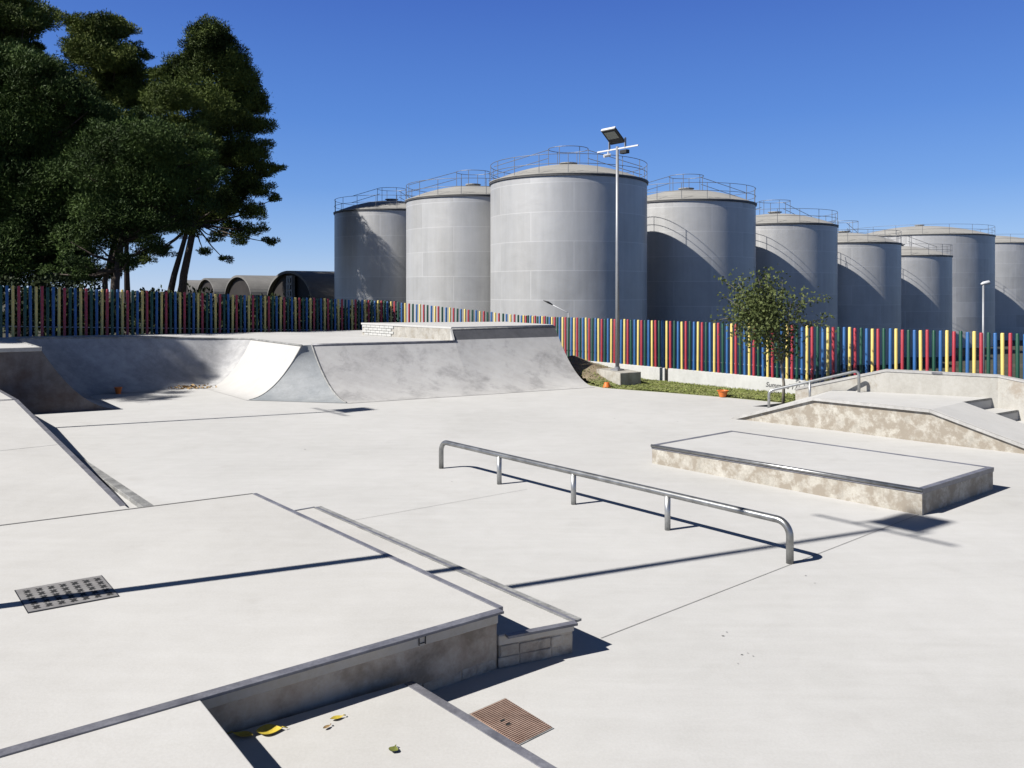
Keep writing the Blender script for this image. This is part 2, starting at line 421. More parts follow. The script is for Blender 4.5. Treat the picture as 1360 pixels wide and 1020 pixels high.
# grass blades on the turf
pts=[]
while len(pts)<9000:
    x=RNG.uniform(1.2,7.6); y=RNG.uniform(17.4,25.6)
    if inside((x,y),turf_poly):
        d=math.hypot(x-1.9,(y-23.7)*.9)
        if RNG.random()<min(1,max(.06,(d-.5)/1.6)): pts.append((x,y,turf_h(x,y)+.01))
P=np.array(pts,np.float32); n=len(P)
U=np.stack([RNG.normal(0,.022,n),RNG.normal(0,.022,n),RNG.uniform(.008,.022,n)],1)
W=np.stack([RNG.normal(0,.009,n),RNG.normal(0,.009,n),np.zeros(n)],1)
o=scatter_mesh('grass',P,U,W,M['grassblade']); tag(o,'short dry green grass growing along the white wall','grass',None,'stuff')

# ------------------------------------------------------------------ the bowl and ramps (one poured piece)
root=thing('quarter_pipe','long curved concrete quarter pipe and bowl along the fence at the back','skate ramp',(-4,20,0))
root.location=(0,0,0)
def loft(name,secs,mat,nv=14,pw=2.0,sub=4,cat=True,pt=None,smooth=True):
    """secs: list of (lip(x,y,z), toe(x,y)); curve z=h*v^pw"""
    A=[np.array([*l,*t],float) for l,t in secs]; out=[]
    n=len(A)
    for i in range(n-1):
        p0=A[max(i-1,0)];p1=A[i];p2=A[i+1];p3=A[min(i+2,n-1)]
        for s_ in range(sub):
            t=s_/sub
            if cat: q=.5*((2*p1)+(-p0+p2)*t+(2*p0-5*p1+4*p2-p3)*t*t+(-p0+3*p1-3*p2+p3)*t**3)
            else: q=p1+(p2-p1)*t
            out.append(q)
    out.append(A[-1])
    b=MB()
    for q in out:
        for k in range(nv+1):
            v=k/nv
            b.v.append((q[3]+(q[0]-q[3])*v,q[4]+(q[1]-q[4])*v,.006+(q[2]-.006)*v**pw))
    for i in range(len(out)-1):
        for k in range(nv):
            a=i*(nv+1)+k; b.f.append((a,a+1,a+nv+2,a+nv+1)); b.m.append(0)
    # toe feather into the floor
    return b.build(name,mat,root,smooth=smooth), out
S_bowl=[((-9.6,16.84,1.34),(-8.3,17.5)),((-10.6,18.1,1.34),(-9.2,18.7)),((-11.3,18.95,1.34),(-9.7,19.2)),((-11.7,19.6,1.34),(-9.95,19.55)),
 ((-11.7,20.2,1.34),(-9.95,19.8)),((-11.3,20.7,1.33),(-9.8,19.95)),((-10.6,21.1,1.31),(-9.5,20.1)),((-9.3,21.8,1.27),(-8.8,20.6)),((-8.3,22.3,1.22),(-8.35,20.95)),
 ((-7.75,22.5,1.2),(-8.1,21.1)),((-7.35,22.45,1.2),(-7.95,21.15)),((-7.0,22.25,1.2),(-7.8,21.1))]
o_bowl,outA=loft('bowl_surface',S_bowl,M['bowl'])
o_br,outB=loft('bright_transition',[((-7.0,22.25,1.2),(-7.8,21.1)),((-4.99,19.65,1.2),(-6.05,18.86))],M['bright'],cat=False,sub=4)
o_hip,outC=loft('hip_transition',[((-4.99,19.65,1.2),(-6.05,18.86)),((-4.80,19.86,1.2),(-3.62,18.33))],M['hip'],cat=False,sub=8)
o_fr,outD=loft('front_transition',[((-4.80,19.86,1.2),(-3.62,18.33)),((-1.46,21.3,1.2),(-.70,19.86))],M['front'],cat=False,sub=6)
EXT=[((-1.55,21.47),(-.70,19.86)),((1.19,23.02),(2.15,21.40))]
def ext_pt(k,u,v):
    l=np.array(EXT[0][0])*(1-u)+np.array(EXT[1][0])*u; t=np.array(EXT[0][1])*(1-u)+np.array(EXT[1][1])*u
    p=t+(l-t)*v; return (p[0],p[1],.006+1.494*v*v)
for nm,v0,v1,mm,nn_ in (('extension_transition',0,.905,M['front'],14),('dark_lip_plate',.905,1.0,M['plate'],3)):
    b=MB()
    for a_ in range(6):
        for c_ in range(nn_):
            u0,u1=a_/6,(a_+1)/6; w0=v0+(v1-v0)*c_/nn_; w1=v0+(v1-v0)*(c_+1)/nn_
            b.face([ext_pt(0,u0,w0),ext_pt(0,u1,w0),ext_pt(0,u1,w1),ext_pt(0,u0,w1)])
    b.build(nm,mm,root,smooth=True)
b=MB(); b.prism([(-1.47,21.27),(-1.55,21.47),(-1.60,21.45),(-1.52,21.25)],1.15,[1.24,1.50,1.50,1.24]); b.build('end_strip',M['bright'],root)
rp=[(2.15+(1.19-2.15)*v,21.40+(23.02-21.40)*v,.006+1.494*v*v) for v in np.linspace(0,1,13)]
b=MB()
for i in range(12):
    b.face([(rp[i][0],rp[i][1],-.1),rp[i],rp[i+1],(rp[i+1][0],rp[i+1][1],-.1)])
b.face([(1.19,23.02,-.1),(1.17,23.06,1.5),(-.2,25.2,1.5),(-.2,25.2,-.1)])
b.build('side_wall',M['wall_dk'],root)
# deck
lips=[tuple(q[:3]) for q in outA]+[tuple(q[:3]) for q in outB[1:]]+[tuple(q[:3]) for q in outC[1:]]+[tuple(q[:3]) for q in outD[1:]]
dk=[(x,y,z) for x,y,z in lips]+[(-1.47,21.75,1.2),(-4.42,24.45,1.2),(-4.6,27.4,1.2),(-8.5,24.4,1.25),(-12.3,20.95,1.34),(-13.8,19.3,1.34),(-11.7,15.72,1.34)]
b=MB(); b.prism([(x,y) for x,y,z in dk],-.1,[z for x,y,z in dk]); b.build('deck',M['floor'],root,weld=False)
def offset_path(pts,dz=0): return [(x,y,z+dz) for x,y,z in pts]
b=MB(); b.tube(offset_path([tuple(q[:3]) for q in outA]+[tuple(q[:3]) for q in outB[1:]],-.005),.028,8); b.build('coping',M['scuff'],root,smooth=True)
b=MB(); b.tube(offset_path([tuple(q[:3]) for q in outD],-.005),.032,8); b.build('coping',M['steel_edge'],root,smooth=True)
b=MB(); b.tube([(-1.55,21.48,1.5),(1.19,23.03,1.5)],.025,8); b.build('coping',M['scuff'],root,smooth=True)
# seams of the hip
b=MB()
for sec in (outC[0],outC[-1]):
    path=[(sec[3]+(sec[0]-sec[3])*v,sec[4]+(sec[1]-sec[4])*v,.006+(sec[2]-.006)*v*v) for v in np.linspace(.05,1,14)]
    b.tube(path,.012 if sec is outC[0] else .022,6)
b.build('hip_seam',M['scuff'],root)
# raised back block of the extension, white brick wall facing the deck
E=[(-1.57,21.50),(1.17,23.06),(-.2,25.2),(-4.42,24.42)]
b=MB(); b.prism(E,1.15,1.5); b.build('raised_block',M['tan2b'],root,bevel=.01)
b=MB(); b.prism([(-1.58,21.52),(1.17,23.09),(-.18,25.22),(-4.45,24.40)],1.503,1.555); b.build('cap_slab',M['floor'],root,bevel=.008)
# brick part of that wall: little courses standing proud
d=Vector((-1.57+4.42,21.50-24.42)); L=d.length; d.normalize(); nrm=Vector((d.y,-d.x))
if nrm.y>0: nrm=-nrm
b=MB()
for r_ in range(4):
    s=.03+(.0 if r_%2 else .11)
    while s<1.35:
        ln=.22
        cpos=Vector((-4.42,24.42))+d*(s+ln/2)+nrm*.006
        b.box((cpos.x,cpos.y,1.24+r_*.075),(ln-.012,.03,.062),math.atan2(d.y,d.x)); s+=ln
b.build('brickwork',M['whitewall'],root)
# left cheek, vertical side of the quarter pipe with the flat top
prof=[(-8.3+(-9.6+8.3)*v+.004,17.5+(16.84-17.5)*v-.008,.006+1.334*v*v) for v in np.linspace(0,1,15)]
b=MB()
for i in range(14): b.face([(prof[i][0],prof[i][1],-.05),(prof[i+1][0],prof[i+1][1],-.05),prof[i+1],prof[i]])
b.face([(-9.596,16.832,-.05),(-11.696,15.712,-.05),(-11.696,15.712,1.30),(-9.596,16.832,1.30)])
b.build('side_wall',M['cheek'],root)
b=MB(); dd=Vector((-11.72+9.58,15.70-16.84)).normalized(); nn=Vector((-dd.y,dd.x))
if nn.y>0: nn=-nn
p0=Vector((-9.57,16.855)); p1=p0+dd*2.4
b.prism([tuple(p0+nn*.02),tuple(p1+nn*.02),tuple(p1-nn*.10),tuple(p0-nn*.10)],1.27,1.352); b.build('coping',M['capgrey'],root,bevel=.006)

# ------------------------------------------------------------------ left bank (wedge)
K=Vector((-8.84,14.8)); NR=Vector((-4.45,9.52)); kd=(K-NR)
back=Vector((-.64,.768))
top_end=K+back*2.1
wd=-e2*6.0
root=thing('bank_ramp','long gentle concrete bank rising from behind the platform to the left quarter pipe','skate ramp')
b=MB(); N0=NR-kd.normalized()*.9
b.prism([tuple(N0),tuple(NR),tuple(K),tuple(K+wd),tuple(NR+wd),tuple(N0+wd)],-.1,[.012,.03,.55,.55,.03,.012]); b.build('sloping_slab',M['deck'],root,weld=False)
b=MB(); b.prism([tuple(K+back*.012),tuple(top_end),tuple(top_end+wd),tuple(K+back*.012+wd)],-.1,.55); b.build('flat_top',M['deck'],root,weld=False)
# steel edge along the side
sd=kd.normalized(); sn=Vector((sd.y,-sd.x))
b=MB()
def edge_prism(mb,a,bb,za,zb,wo,wi,dn,up=.004):
    dv=(bb-a).normalized(); nv=Vector((dv.y,-dv.x))
    q=[a+nv*wo,bb+nv*wo,bb-nv*wi,a-nv*wi]
    mb.prism([tuple(k) for k in q],[za-dn,zb-dn,zb-dn,za-dn],[za+up,zb+up,zb+up,za+up])
edge_prism(b,NR,K,.03,.55,.012,.055,.09); edge_prism(b,K,top_end,.55,.55,.012,.055,.09)
b.build('steel_edge',M['steel_edge'],root)
b=MB(); edge_prism(b,K-e2*.06,K-e2*6,.55,.55,.012,.012,.02,.003); b.build('seam_strip',M['joint'],root)
b=MB(); mid=NR+kd*.47; edge_prism(b,mid-e2*.07,mid-e2*6,.03+.52*.47,.03+.52*.47,.003,.003,.02,.002); b.build('seam_strip',M['scuff'],root)
# flat scuffed kerb beside it
KA=Vector(ground_pt(206,672,.05)); KB=Vector(ground_pt(102,603,.05)); kv=(KB-KA).normalized(); kn=Vector((-kv.y,kv.x))
KA=KA-kv*1.0; KB=KB+kv*.6
b=MB(); b.prism([tuple(KA),tuple(KB),tuple(KB+kn*.115),tuple(KA+kn*.115)],-.05,.05)
o=b.build('low_kerb',M['scuff'],bevel=.006); tag(o,'low scuffed grey kerb strip lying beside the left bank','kerb')

# ------------------------------------------------------------------ foreground platform
Pf=Vector((-.09,5.47)); Pb=Vector((-2.68,8.56)); Bl=Vector((-7.2,5.78)); Fl=Vector((-7.0,.46)); J=Vector((-1.64,4.31))
fd=(J-Pf).normalized(); rdv=(Pb-Pf).normalized(); bd=(Bl-Pb).normalized()
Fl=J+fd*6.5
def inset(poly_,k):
    """shrink a CCW/CW polygon by k"""
    n=len(poly_); P_=[Vector(p) for p in poly_]
    a=sum(P_[i].x*P_[(i+1)%n].y-P_[(i+1)%n].x*P_[i].y for i in range(n)); sg=1 if a>0 else -1
    out=[]
    for i in range(n):
        p,q,r_=P_[i-1],P_[i],P_[(i+1)%n]
        d1=(q-p).normalized(); d2=(r_-q).normalized()
        n1=Vector((-d1.y,d1.x))*sg; n2=Vector((-d2.y,d2.x))*sg
        m_=(n1+n2); m_=m_/max(.2,m_.length_squared)*2
        out.append(tuple(q+m_*k/1.0*.5*2/ (2) *1.0) if False else tuple(q+m_*k*.5*2*.5))
    return out
plat=[tuple(Pf),tuple(Pb),tuple(Bl),tuple(Fl)]
root=thing('stage_platform','large pale concrete platform with grey steel edges in the foreground','platform')
b=MB(); b.prism(inset(plat,.016),-.1,.30); b.build('wall',M['wall_dk'],root,weld=False)
b=MB(); b.prism(plat,.302,.396); b.build('lip_band',M['band'],root,bevel=.006)
b=MB(); b.prism(inset(plat,.012),.32,.400); b.build('top_slab',M['deck'],root,weld=False)
b=MB(); edge_prism(b,Pf,Fl,.397,.397,.003,.066,.010,.007); b.build('steel_edge',M['steel_edge'],root,bevel=.003)
b=MB(); edge_prism(b,Pb,Pf,.397,.397,.003,.042,.03,.0075); b.build('steel_edge',M['steel_edge'],root,bevel=.003)
b=MB(); edge_prism(b,Bl,Pb,.397,.397,.003,.020,.02,.007); b.build('steel_edge',M['joint'],root)
# small joint bracket in the lip and a drain hole
jp=Pf+fd*.56; fn=Vector((fd.y,-fd.x)); fn=fn if fn.y<0 else -fn
b=MB()
for s in (0,.045):
    q=jp+fd*s; b.box((q.x+fn.x*.003,q.y+fn.y*.003,.352),(.004,.008,.080),math.atan2(fd.y,fd.x))
q=jp+fd*.022; b.box((q.x+fn.x*.003,q.y+fn.y*.003,.322),(.030,.008,.004),math.atan2(fd.y,fd.x))
b.build('joint_bracket',M['dark'],root)
q=Pf+fd*.42; b=MB(); b.tube([(q.x-fn.x*.04,q.y-fn.y*.04,.17),(q.x-fn.x*.010,q.y-fn.y*.010,.17)],.016,10); b.build('drain_hole',M['black'],root)

# the near left block, flush with the platform
root=thing('concrete_block','smooth pale concrete block butting the near edge of the big platform','block')
b=MB(); A=J+fd*.0-Vector((0,0)); off=fn*.004
blk=[tuple(J+off),tuple(Vector((-1.125,3.64))+off),(1.35,.4),(-1.0,-3.0),(-8,-3.0),tuple(Fl+off)]
b.prism(blk,-.1,.395); b.build('body',M['deck'],root,bevel=.006)
# low step
root=thing('low_step','low concrete step with grey steel edge below the big platform wall','step')
LS=[tuple(Vector((-.611,4.98))),tuple(Vector((-1.62,4.33))+fn*.02),(-1.115,3.66),(1.36,.4),(2.6,1.5)]
LS[4]=tuple(Vector((-.611,4.98))+ (Vector((.204,4.077))-Vector((-.611,4.98))).normalized()*5.2)
LS[0]=tuple(Vector(LS[0])); b=MB(); b.prism(LS,-.1,.15); b.build('slab',M['deck'],root,weld=False)
a_=Vector(LS[0]); b_=Vector(LS[4]); b=MB(); edge_prism(b,b_,a_,.147,.147,.012,.048,.10,.007)
b.build('steel_edge',M['steel_edge'],root,bevel=.003)

# ledge beside the platform
root=thing('side_ledge','long low ledge with scuffed grey edge beside the big platform, rough stone base','ledge')
lo0=Vector((.43,5.71)); lo1=Vector((-2.07,8.71)); li0=Vector((-.06,5.345))+(lo0-Vector((-.06,5.345)))*0+Vector((.0,.0)); li1=lo1-e2*.26
li0=Pf+Vector((.035,.03)); li0=Vector((-.075,5.475))
lf=Vector((-.075,5.475))
ledge=[tuple(lo0),tuple(lo1),tuple(li1),tuple(Pf+rdv*3.55+Vector((.004,.004))),tuple(Pf+Vector((.004,.004)))]
b=MB(); b.prism(inset(ledge,.018),-.1,.15); b.build('base_wall',M['stone'],root,weld=False)
b=MB(); b.prism(ledge,.152,.216); b.build('lip_band',M['band'],root,bevel=.006)
b=MB(); b.prism(inset(ledge,.01),.17,.220); b.build('top_slab',M['deck'],root,weld=False)
lv=(lo1-lo0).normalized()
b=MB(); edge_prism(b,lo1,lo0,.217,.217,.003,.022,.022,.008); b.build('steel_edge',M['steel_edge'],root)
b=MB(); edge_prism(b,lo1-e2*.026,lo0-e2*.026,.217,.217,.0,.095,.01,.006); b.build('scuffed_strip',M['scuff'],root)
b=MB(); edge_prism(b,li1-e2*.1,lo1,.217,.217,.003,.025,.022,.0082); b.build('steel_edge',M['steel_edge'],root)
b=MB(); edge_prism(b,lo0,Pf+Vector((.045,.022)),.217,.217,.003,.05,.008,.0085); b.build('steel_edge',M['steel_edge'],root)
# rough stones showing at the foot of its front
b=MB()
for st_,en_,rows in ((lo0,Pf+Vector((.0,-.006)),((.035,.07),(.108,.074))),(Pf+fd*.004,Pf+fd*.62,((.035,.07),))):
    fln=(en_-st_).normalized(); Lr=(en_-st_).length; nn=Vector((fln.y,-fln.x)); nn=nn if nn.y<0 else -nn
    for zc,hh in rows:
        s_=.006
        while s_<Lr-.04:
            ln=min(random.choice([.07,.10,.15,.21,.26])*random.uniform(.85,1.15),Lr-s_)
            q=st_+fln*(s_+ln/2)-nn*.016; hgt=hh-random.uniform(-.002,.010)
            b.box((q.x,q.y,zc+random.uniform(-.003,.003)),(ln-random.uniform(.002,.006),.014+random.uniform(0,.016),hgt),math.atan2(fln.y,fln.x)+random.uniform(-.04,.04)); s_+=ln
b.build('stonework',M['stone'],root,bevel=.012)

# ------------------------------------------------------------------ manual pad
root=thing('manual_pad','low rectangular concrete pad with steel edges and stained plaster sides','skate box')
A_=Vector((2.02,12.0)); B_=Vector((4.56,9.2)); C_=Vector((6.05,10.4)); D_=Vector((3.50,13.2))
pad=[tuple(A_),tuple(B_),tuple(C_),tuple(D_)]; zt=[.262,.290,.278,.265]
b=MB(); b.prism(inset(pad,.014),-.1,[k-.055 for k in zt]); o=b.build('side_wall',M['tan'],root,weld=False)
b=MB(); b.prism(pad,[k-.05 for k in zt],[k-.012 for k in zt])
for n_,(a_,b_,i_,j_) in enumerate(((A_,B_,0,1),(B_,C_,1,2),(C_,D_,2,3),(D_,A_,3,0))):
    edge_prism(b,a_,b_,zt[i_],zt[j_],.002+.0008*n_,.066,.03+.0011*n_,.003+.0012*(n_%2))
b.build('steel_edge',M['steel_edge'],root,weld=False)
b=MB(); b.prism(inset(pad,.060),[k-.05 for k in zt],[k+.0005 for k in zt]); b.build('top_slab',M['floor'],root,weld=False)
b=MB(); s_=(B_-A_).normalized(); 
b.tube([(*(A_-s_*.0),zt[0]-.008),(*B_,zt[1]-.008)],.022,10); b.build('coping_pipe',M['galv_w'],root,smooth=True)

# ------------------------------------------------------------------ flat grind rail
def bent(p0,p1,h,r=.16,n=8):
    """pipe path: up, bend, along, bend, down"""
    p0=Vector(p0);p1=Vector(p1); d=(p1-p0); d.z=0; L=d.length; d.normalize()
    out=[p0]
    for k in range(n+1):
        a=math.pi/2*k/n; out.append(p0+Vector((0,0,h-r+r*math.sin(a)))+d*(r-r*math.cos(a)))
    for k in range(n+1):
        a=math.pi/2*k/n; out.append(p1+Vector((0,0,h-r+r*math.cos(a)))-d*(r-r*math.sin(a)))
    out.append(p1); return out
root=thing('grind_rail','long low steel grind rail with rounded ends standing on the floor','grind rail')
g0=Vector((*ground_pt(586,622),0)); g1=Vector((*ground_pt(1049,748),0))
b=MB(); b.tube(bent(g0,g1,.378,.13),.034,14); b.build('rail',M['galv_w'],root,smooth=True)
for t in ground_pt(663,643),ground_pt(761,670),ground_pt(886,704):
    q=(Vector((*t,0))-g0).project(g1-g0)+g0
    b=MB(); b.tube([(q.x,q.y,-.02),(q.x,q.y,.36)],.031,12); b.build('post',M['galv'],root,smooth=True)

# ------------------------------------------------------------------ funbox with bank, steps and parapet
root=thing('funbox','concrete funbox with stained plaster front, sloping ends and back parapet','skate ramp')
Fp=Vector((4.3,16.2));T1=Vector((5.5,15.1));T2=Vector((6.87,13.6));Rt=Vector((8.15,12.38))
Tb=Vector((6.3,16.25));Fb=Vector((5.2,17.2));R2=Vector((7.91,14.5));R3=Vector((8.82,15.12));Rb=R2+(Rt-T2)
W1=Vector((7.15,15.85));H=.55
def quad3(mb,pts): mb.face(pts)
b=MB(); b.prism([tuple(Fp),tuple(T1),tuple(T2),tuple(Rt)],-.1,[0.012,H-.03,H-.03,0.012]) if False else None
# front wall: thin slab 6 cm thick just inside the front line
def front_wall(mb,pts,zs,th,inward):
    n=len(pts)
    for i in range(n-1):
        a,bb=pts[i],pts[i+1]
        mb.prism([tuple(a),tuple(bb),tuple(bb+inward*th),tuple(a+inward*th)],-.1,[zs[i],zs[i+1],zs[i+1],zs[i]])
b=MB(); front_wall(b,[Fp,T1,T2,Rt],[.004,H-.045,H-.045,.004],.06,e2*1.0); b.build('front_wall',M['tan'],root,weld=False)
b=MB(); b.prism([tuple(Fp+e2*.05),tuple(T1+e2*.05),tuple(Tb),tuple(Fb)],-.1,[.006,H,H,.006]); b.build('bank',M['floor'],root,weld=False)
b=MB(); b.prism([tuple(T1+e2*.05),tuple(T2+e2*.05),tuple(R2),tuple(R3),tuple(W1),tuple(Tb)],-.1,H); b.build('platform',M['floor'],root,weld=False)
b=MB(); b.prism([tuple(T2+e2*.05),tuple(Rt+e2*.05),tuple(Rb),tuple(R2)],-.1,[H,.006,.006,H]); b.build('down_ramp',M['floor'],root,weld=False)
b=MB()
edge_prism(b,T1,Fp,H-.002,.008,.004,.05,.045,.006); edge_prism(b,T2,T1,H-.002,H-.002,.004,.05,.045,.006); edge_prism(b,Rt,T2,.008,H-.002,.004,.05,.045,.006)
b.build('edge_coping',M['capgrey'],root)
dn=Vector((.70,-.714))
for k,z in ((0,.37),(1,.19)):
    q0=R2+dn*(.42*k+.004); q1=R3+dn*(.42*k+.004); q2=R3+dn*(.42*(k+1)); q3=R2+dn*(.42*(k+1))
    b=MB(); b.prism([tuple(q0),tuple(q1),tuple(q2),tuple(q3)],-.1,z); b.build('stair_step',M['floor'],root,weld=False)
    b=MB(); edge_prism(b,q0,q1,z+.176,z+.176,.002,.03,.03,.004); b.build('step_edge',M['scuff'],root)
# parapet
W0=Vector((5.70,16.66)); W2=Vector((8.80,15.0)); W3=Vector((9.75,13.95)); W4=Vector((10.4,13.25))
pl=[W0,W1,W2,W3,W4]; zt_=[.50,.95,.93,.72,.55]
b=MB(); cap=MB()
def nrm_of(i):
    d_=(pl[min(i+1,4)]-pl[max(i-1,0)]).normalized(); return Vector((-d_.y,d_.x)) if (-d_.y*1+d_.x*0)>=0 or True else None
ns=[]
for i in range(5):
    d_=(pl[min(i+1,4)]-pl[max(i-1,0)]).normalized(); n_=Vector((-d_.y,d_.x)); n_=n_ if n_.y>0 else -n_; ns.append(n_)
for i in range(4):
    a,c_=pl[i],pl[i+1]; na,nc=ns[i],ns[i+1]
    b.prism([tuple(a),tuple(c_),tuple(c_+nc*.20),tuple(a+na*.20)],-.1,[zt_[i],zt_[i+1],zt_[i+1],zt_[i]])
    cap.prism([tuple(a-na*.012),tuple(c_-nc*.012),tuple(c_+nc*.215),tuple(a+na*.215)],[zt_[i]+.001,zt_[i+1]+.001,zt_[i+1]+.001,zt_[i]+.001],[zt_[i]+.035,zt_[i+1]+.035,zt_[i+1]+.035,zt_[i]+.035])
b.build('parapet',M['tan2'],root); cap.build('parapet_cap',M['capgrey'],root)
b=MB(); q=W1+(W2-W1)*.47; b.box((q.x-ns[1].x*.014,q.y-ns[1].y*.014,.965),(.17,.02,.03),math.atan2((W2-W1).y,(W2-W1).x)); b.build('cap_plate',M['steel_edge'],root)

root=thing('handrail','short galvanised handrail climbing the left bank of the funbox','handrail')
h0=Vector((5.08,16.38,.14)); h1=Vector((5.80,16.13,.39)); h2=Vector((6.66,15.90,.55))
tz0,tz1=.52,.965
d_=(Vector((h2.x,h2.y,tz1))-Vector((h0.x,h0.y,tz0))).normalized()
pa=Vector((h0.x,h0.y,tz0)); pb=Vector((h2.x,h2.y,tz1)); path=[h0-Vector((0,0,.05)),Vector((h0.x,h0.y,tz0-.08))]
for k in range(1,6):
    t=k/5; path.append((1-t)**2*Vector((h0.x,h0.y,tz0-.08))+2*t*(1-t)*pa+t*t*(pa+d_*.10))
for k in range(0,6):
    t=k/5; path.append((1-t)**2*(pb-d_*.10)+2*t*(1-t)*pb+t*t*Vector((h2.x,h2.y,tz1-.10)))
path.append(h2-Vector((0,0,.05)))
b=MB(); b.tube(path,.027,12); b.build('rail',M['galv'],root,smooth=True)
b=MB(); b.tube([h1-Vector((0,0,.1)),(h1.x,h1.y,tz0+(tz1-tz0)*.46)],.024,12); b.build('post',M['galv'],root,smooth=True)

# ------------------------------------------------------------------ colour-post fence
post_me={}
for nm in ('blue','yellow','red','green'):
    b=MB(); b.lathe([(.0355,-.35),(.0355,1.295),(.028,1.312),(.0005,1.312)],10)
    o=b.build('post',M[nm],smooth=True); post_me[nm]=o.data; bpy.data.objects.remove(o)
labels=['left fence run of coloured posts in the shade before the pines',
        'sunlit middle fence run of coloured posts seen behind the raised block',
        'short slanted fence run of coloured posts between middle run and corner',
        'fence run of coloured posts behind the lamp post, up to the dark wall joint',
        'right fence run of coloured posts behind the young tree and funbox',
        'last fence run of coloured posts, beyond the right edge of the picture']
ci=0; order=['blue','yellow','red','green']
for run,((a,bb,za,zb),lab) in enumerate(zip(fence_runs,labels)):
    root=thing('post_fence',lab,'fence',(a.x,a.y,0),0,'runs of the coloured post fence')
    L=(bb-a).length; n=int(round(L/.1325)); dv=(bb-a).normalized(); nv=Vector((-dv.y,dv.x))
    if nv.y<0: nv=-nv
    for k in range(n):
        q=dv*((k+.5)*L/n); z=za+(zb-za)*(k+.5)/n
        o=bpy.data.objects.new('post',post_me[order[ci%4]]); C.objects.link(o); o.parent=root
        o.location=(q.x,q.y,z+random.uniform(-.012,.012)); o.rotation_euler=(random.uniform(-.006,.006),random.uniform(-.006,.006),random.uniform(0,3)); ci+=1
    b=MB()
    b.tube([(nv.x*.06,nv.y*.06,za+.27),((bb-a).x+nv.x*.06,(bb-a).y+nv.y*.06,zb+.27)],.014,6)
    b.build('rail',M['white'],root)
# low white wall
b=MB()
for a,bb in ((P_C-UR*.3,P_J-UR*.06),(P_J+UR*.06,P_R+UR*6.6)):
    nv=Vector((.765,.644)); b.prism([tuple(a-nv*.10),tuple(bb-nv*.10),tuple(bb+nv*.10),tuple(a+nv*.10)],-1.2,.36)
root=thing('low_wall','low white concrete wall under the coloured fence, marked with black scrawl','wall')
b.build('body',M['whitewall'],root,bevel=.01)
b=MB(); nv=Vector((.765,.644)); b.box((P_J.x+.02,P_J.y+.02,-.1),(.114,.12,.86),math.atan2(UR.y,UR.x)); b.build('joint_filler',M['black'],root)
cu=bpy.data.curves.new('graffiti','FONT'); cu.body='Summers 17'; cu.size=.17; cu.extrude=.001; cu.materials.append(M['ink']); cu.shear=.25; cu.offset=.002
to=bpy.data.objects.new('graffiti',cu); C.objects.link(to); to.parent=root
q=Vector((3.82,23.5)); 
# where the picture shows the scrawl: follow the wall
best=min((abs(680+1100*(q+UR*t).x/(q+UR*t).y-1020),t) for t in np.arange(0,8,.01))[1]
q=q+UR*best-nv*.1015
to.location=(q.x,q.y,.13); to.rotation_euler=(R(90),0,math.atan2(UR.y,UR.x))

# ------------------------------------------------------------------ solar / flood lamp posts
def lamp_post(label,loc,hgt,aim,group):
    """aim +1: lamp tilts toward +e2, -1: toward -e2"""
    root=thing('lamp_post',label,'lamp post',loc,0,group)
    b=MB(); b.tube([(0,0,0),(0,0,hgt*.5),(0,0,hgt)],.055,14,r1=.04); b.build('pole',M['polesteel'],root,smooth=True)
    b=MB(); b.box((0,0,.02),(.26,.26,.04),.7); b.tube([(0,0,.04),(0,0,.10)],.075,12); b.build('base_plate',M['polesteel'],root)
    ang=math.atan2(e1.y,e1.x)
    b=MB(); b.box((0,0,hgt-.06),(1.5,.03,.04),ang); b.build('cross_bar',M['white'],root,bevel=.006)
    t=R(40) if aim<0 else R(22)
    X=Vector((e1.x,e1.y,0)); Yv=Vector((aim*e2.x*math.cos(t),aim*e2.y*math.cos(t),math.sin(t))); Z=X.cross(Yv)
    if Z.z<0: X=-X; Z=X.cross(Yv)
    base=Vector((0,0,hgt+.05))
    def fm(off): 
        m_=Matrix((( X.x,Yv.x,Z.x,0),(X.y,Yv.y,Z.y,0),(X.z,Yv.z,Z.z,0),(0,0,0,1)))
        return Matrix.Translation(base+Yv*off[1]+X*off[0]+Z*off[2]) @ m_
    b=MB(); b.box(None,(.52,.50,.05),mat=fm((0,.25,.06))); fl_=b.build('floodlight',M['dark'],root,bevel=.01)
    b=MB()
    for k in range(7): b.box(None,(.012,.46,.03),mat=fm((-.21+.07*k,.25,.10)))
    b.build('cooling_fins',M['polesteel'],fl_)
    b=MB(); b.box(None,(.38,.24,.012),mat=fm((0,.32,.030))); b.build('lens',M['glass'],fl_)
    b=MB(); b.box(None,(.50,.03,.075),mat=fm((0,.52,.065))); b.build('visor',M['white'],fl_)
    b=MB()
    for s in (-.29,.29): b.box(None,(.02,.06,.26),mat=Matrix.Translation(Vector((X.x*s,X.y*s,hgt+.08)))@Matrix.Rotation(ang,4,'Z'))
    b.build('mount_bracket',M['polesteel'],root)
    if aim>0: return root      # these two carry only the floodlight and bar
    b=MB(); q=-X*.26; b.box((q.x,q.y,hgt-.17),(.24,.14,.10),ang); b.build('control_box',M['dark'],root,bevel=.01)
    q=X*.34
    b=MB(); b.tube([(q.x,q.y,hgt-.09),(q.x,q.y,hgt-.18)],.02,8); b.tube([(q.x-.12,q.y-.02,hgt-.22),(q.x+.06,q.y+.03,hgt-.17)],.045,10); b.build('camera_unit',M['white'],root,smooth=False)
    return root
root=thing('lamp_footing','square concrete footing under the tall lamp post, standing on the turf','footing')
c0=Vector((2.83,21.65)); f1=Vector((-.50,1.20)); f2=Vector((.60,.36))
b=MB(); b.prism([tuple(c0),tuple(c0+f2),tuple(c0+f2+f1),tuple(c0+f1)],-.15,.345); b.build('body',M['tan2b'],root,bevel=.012)
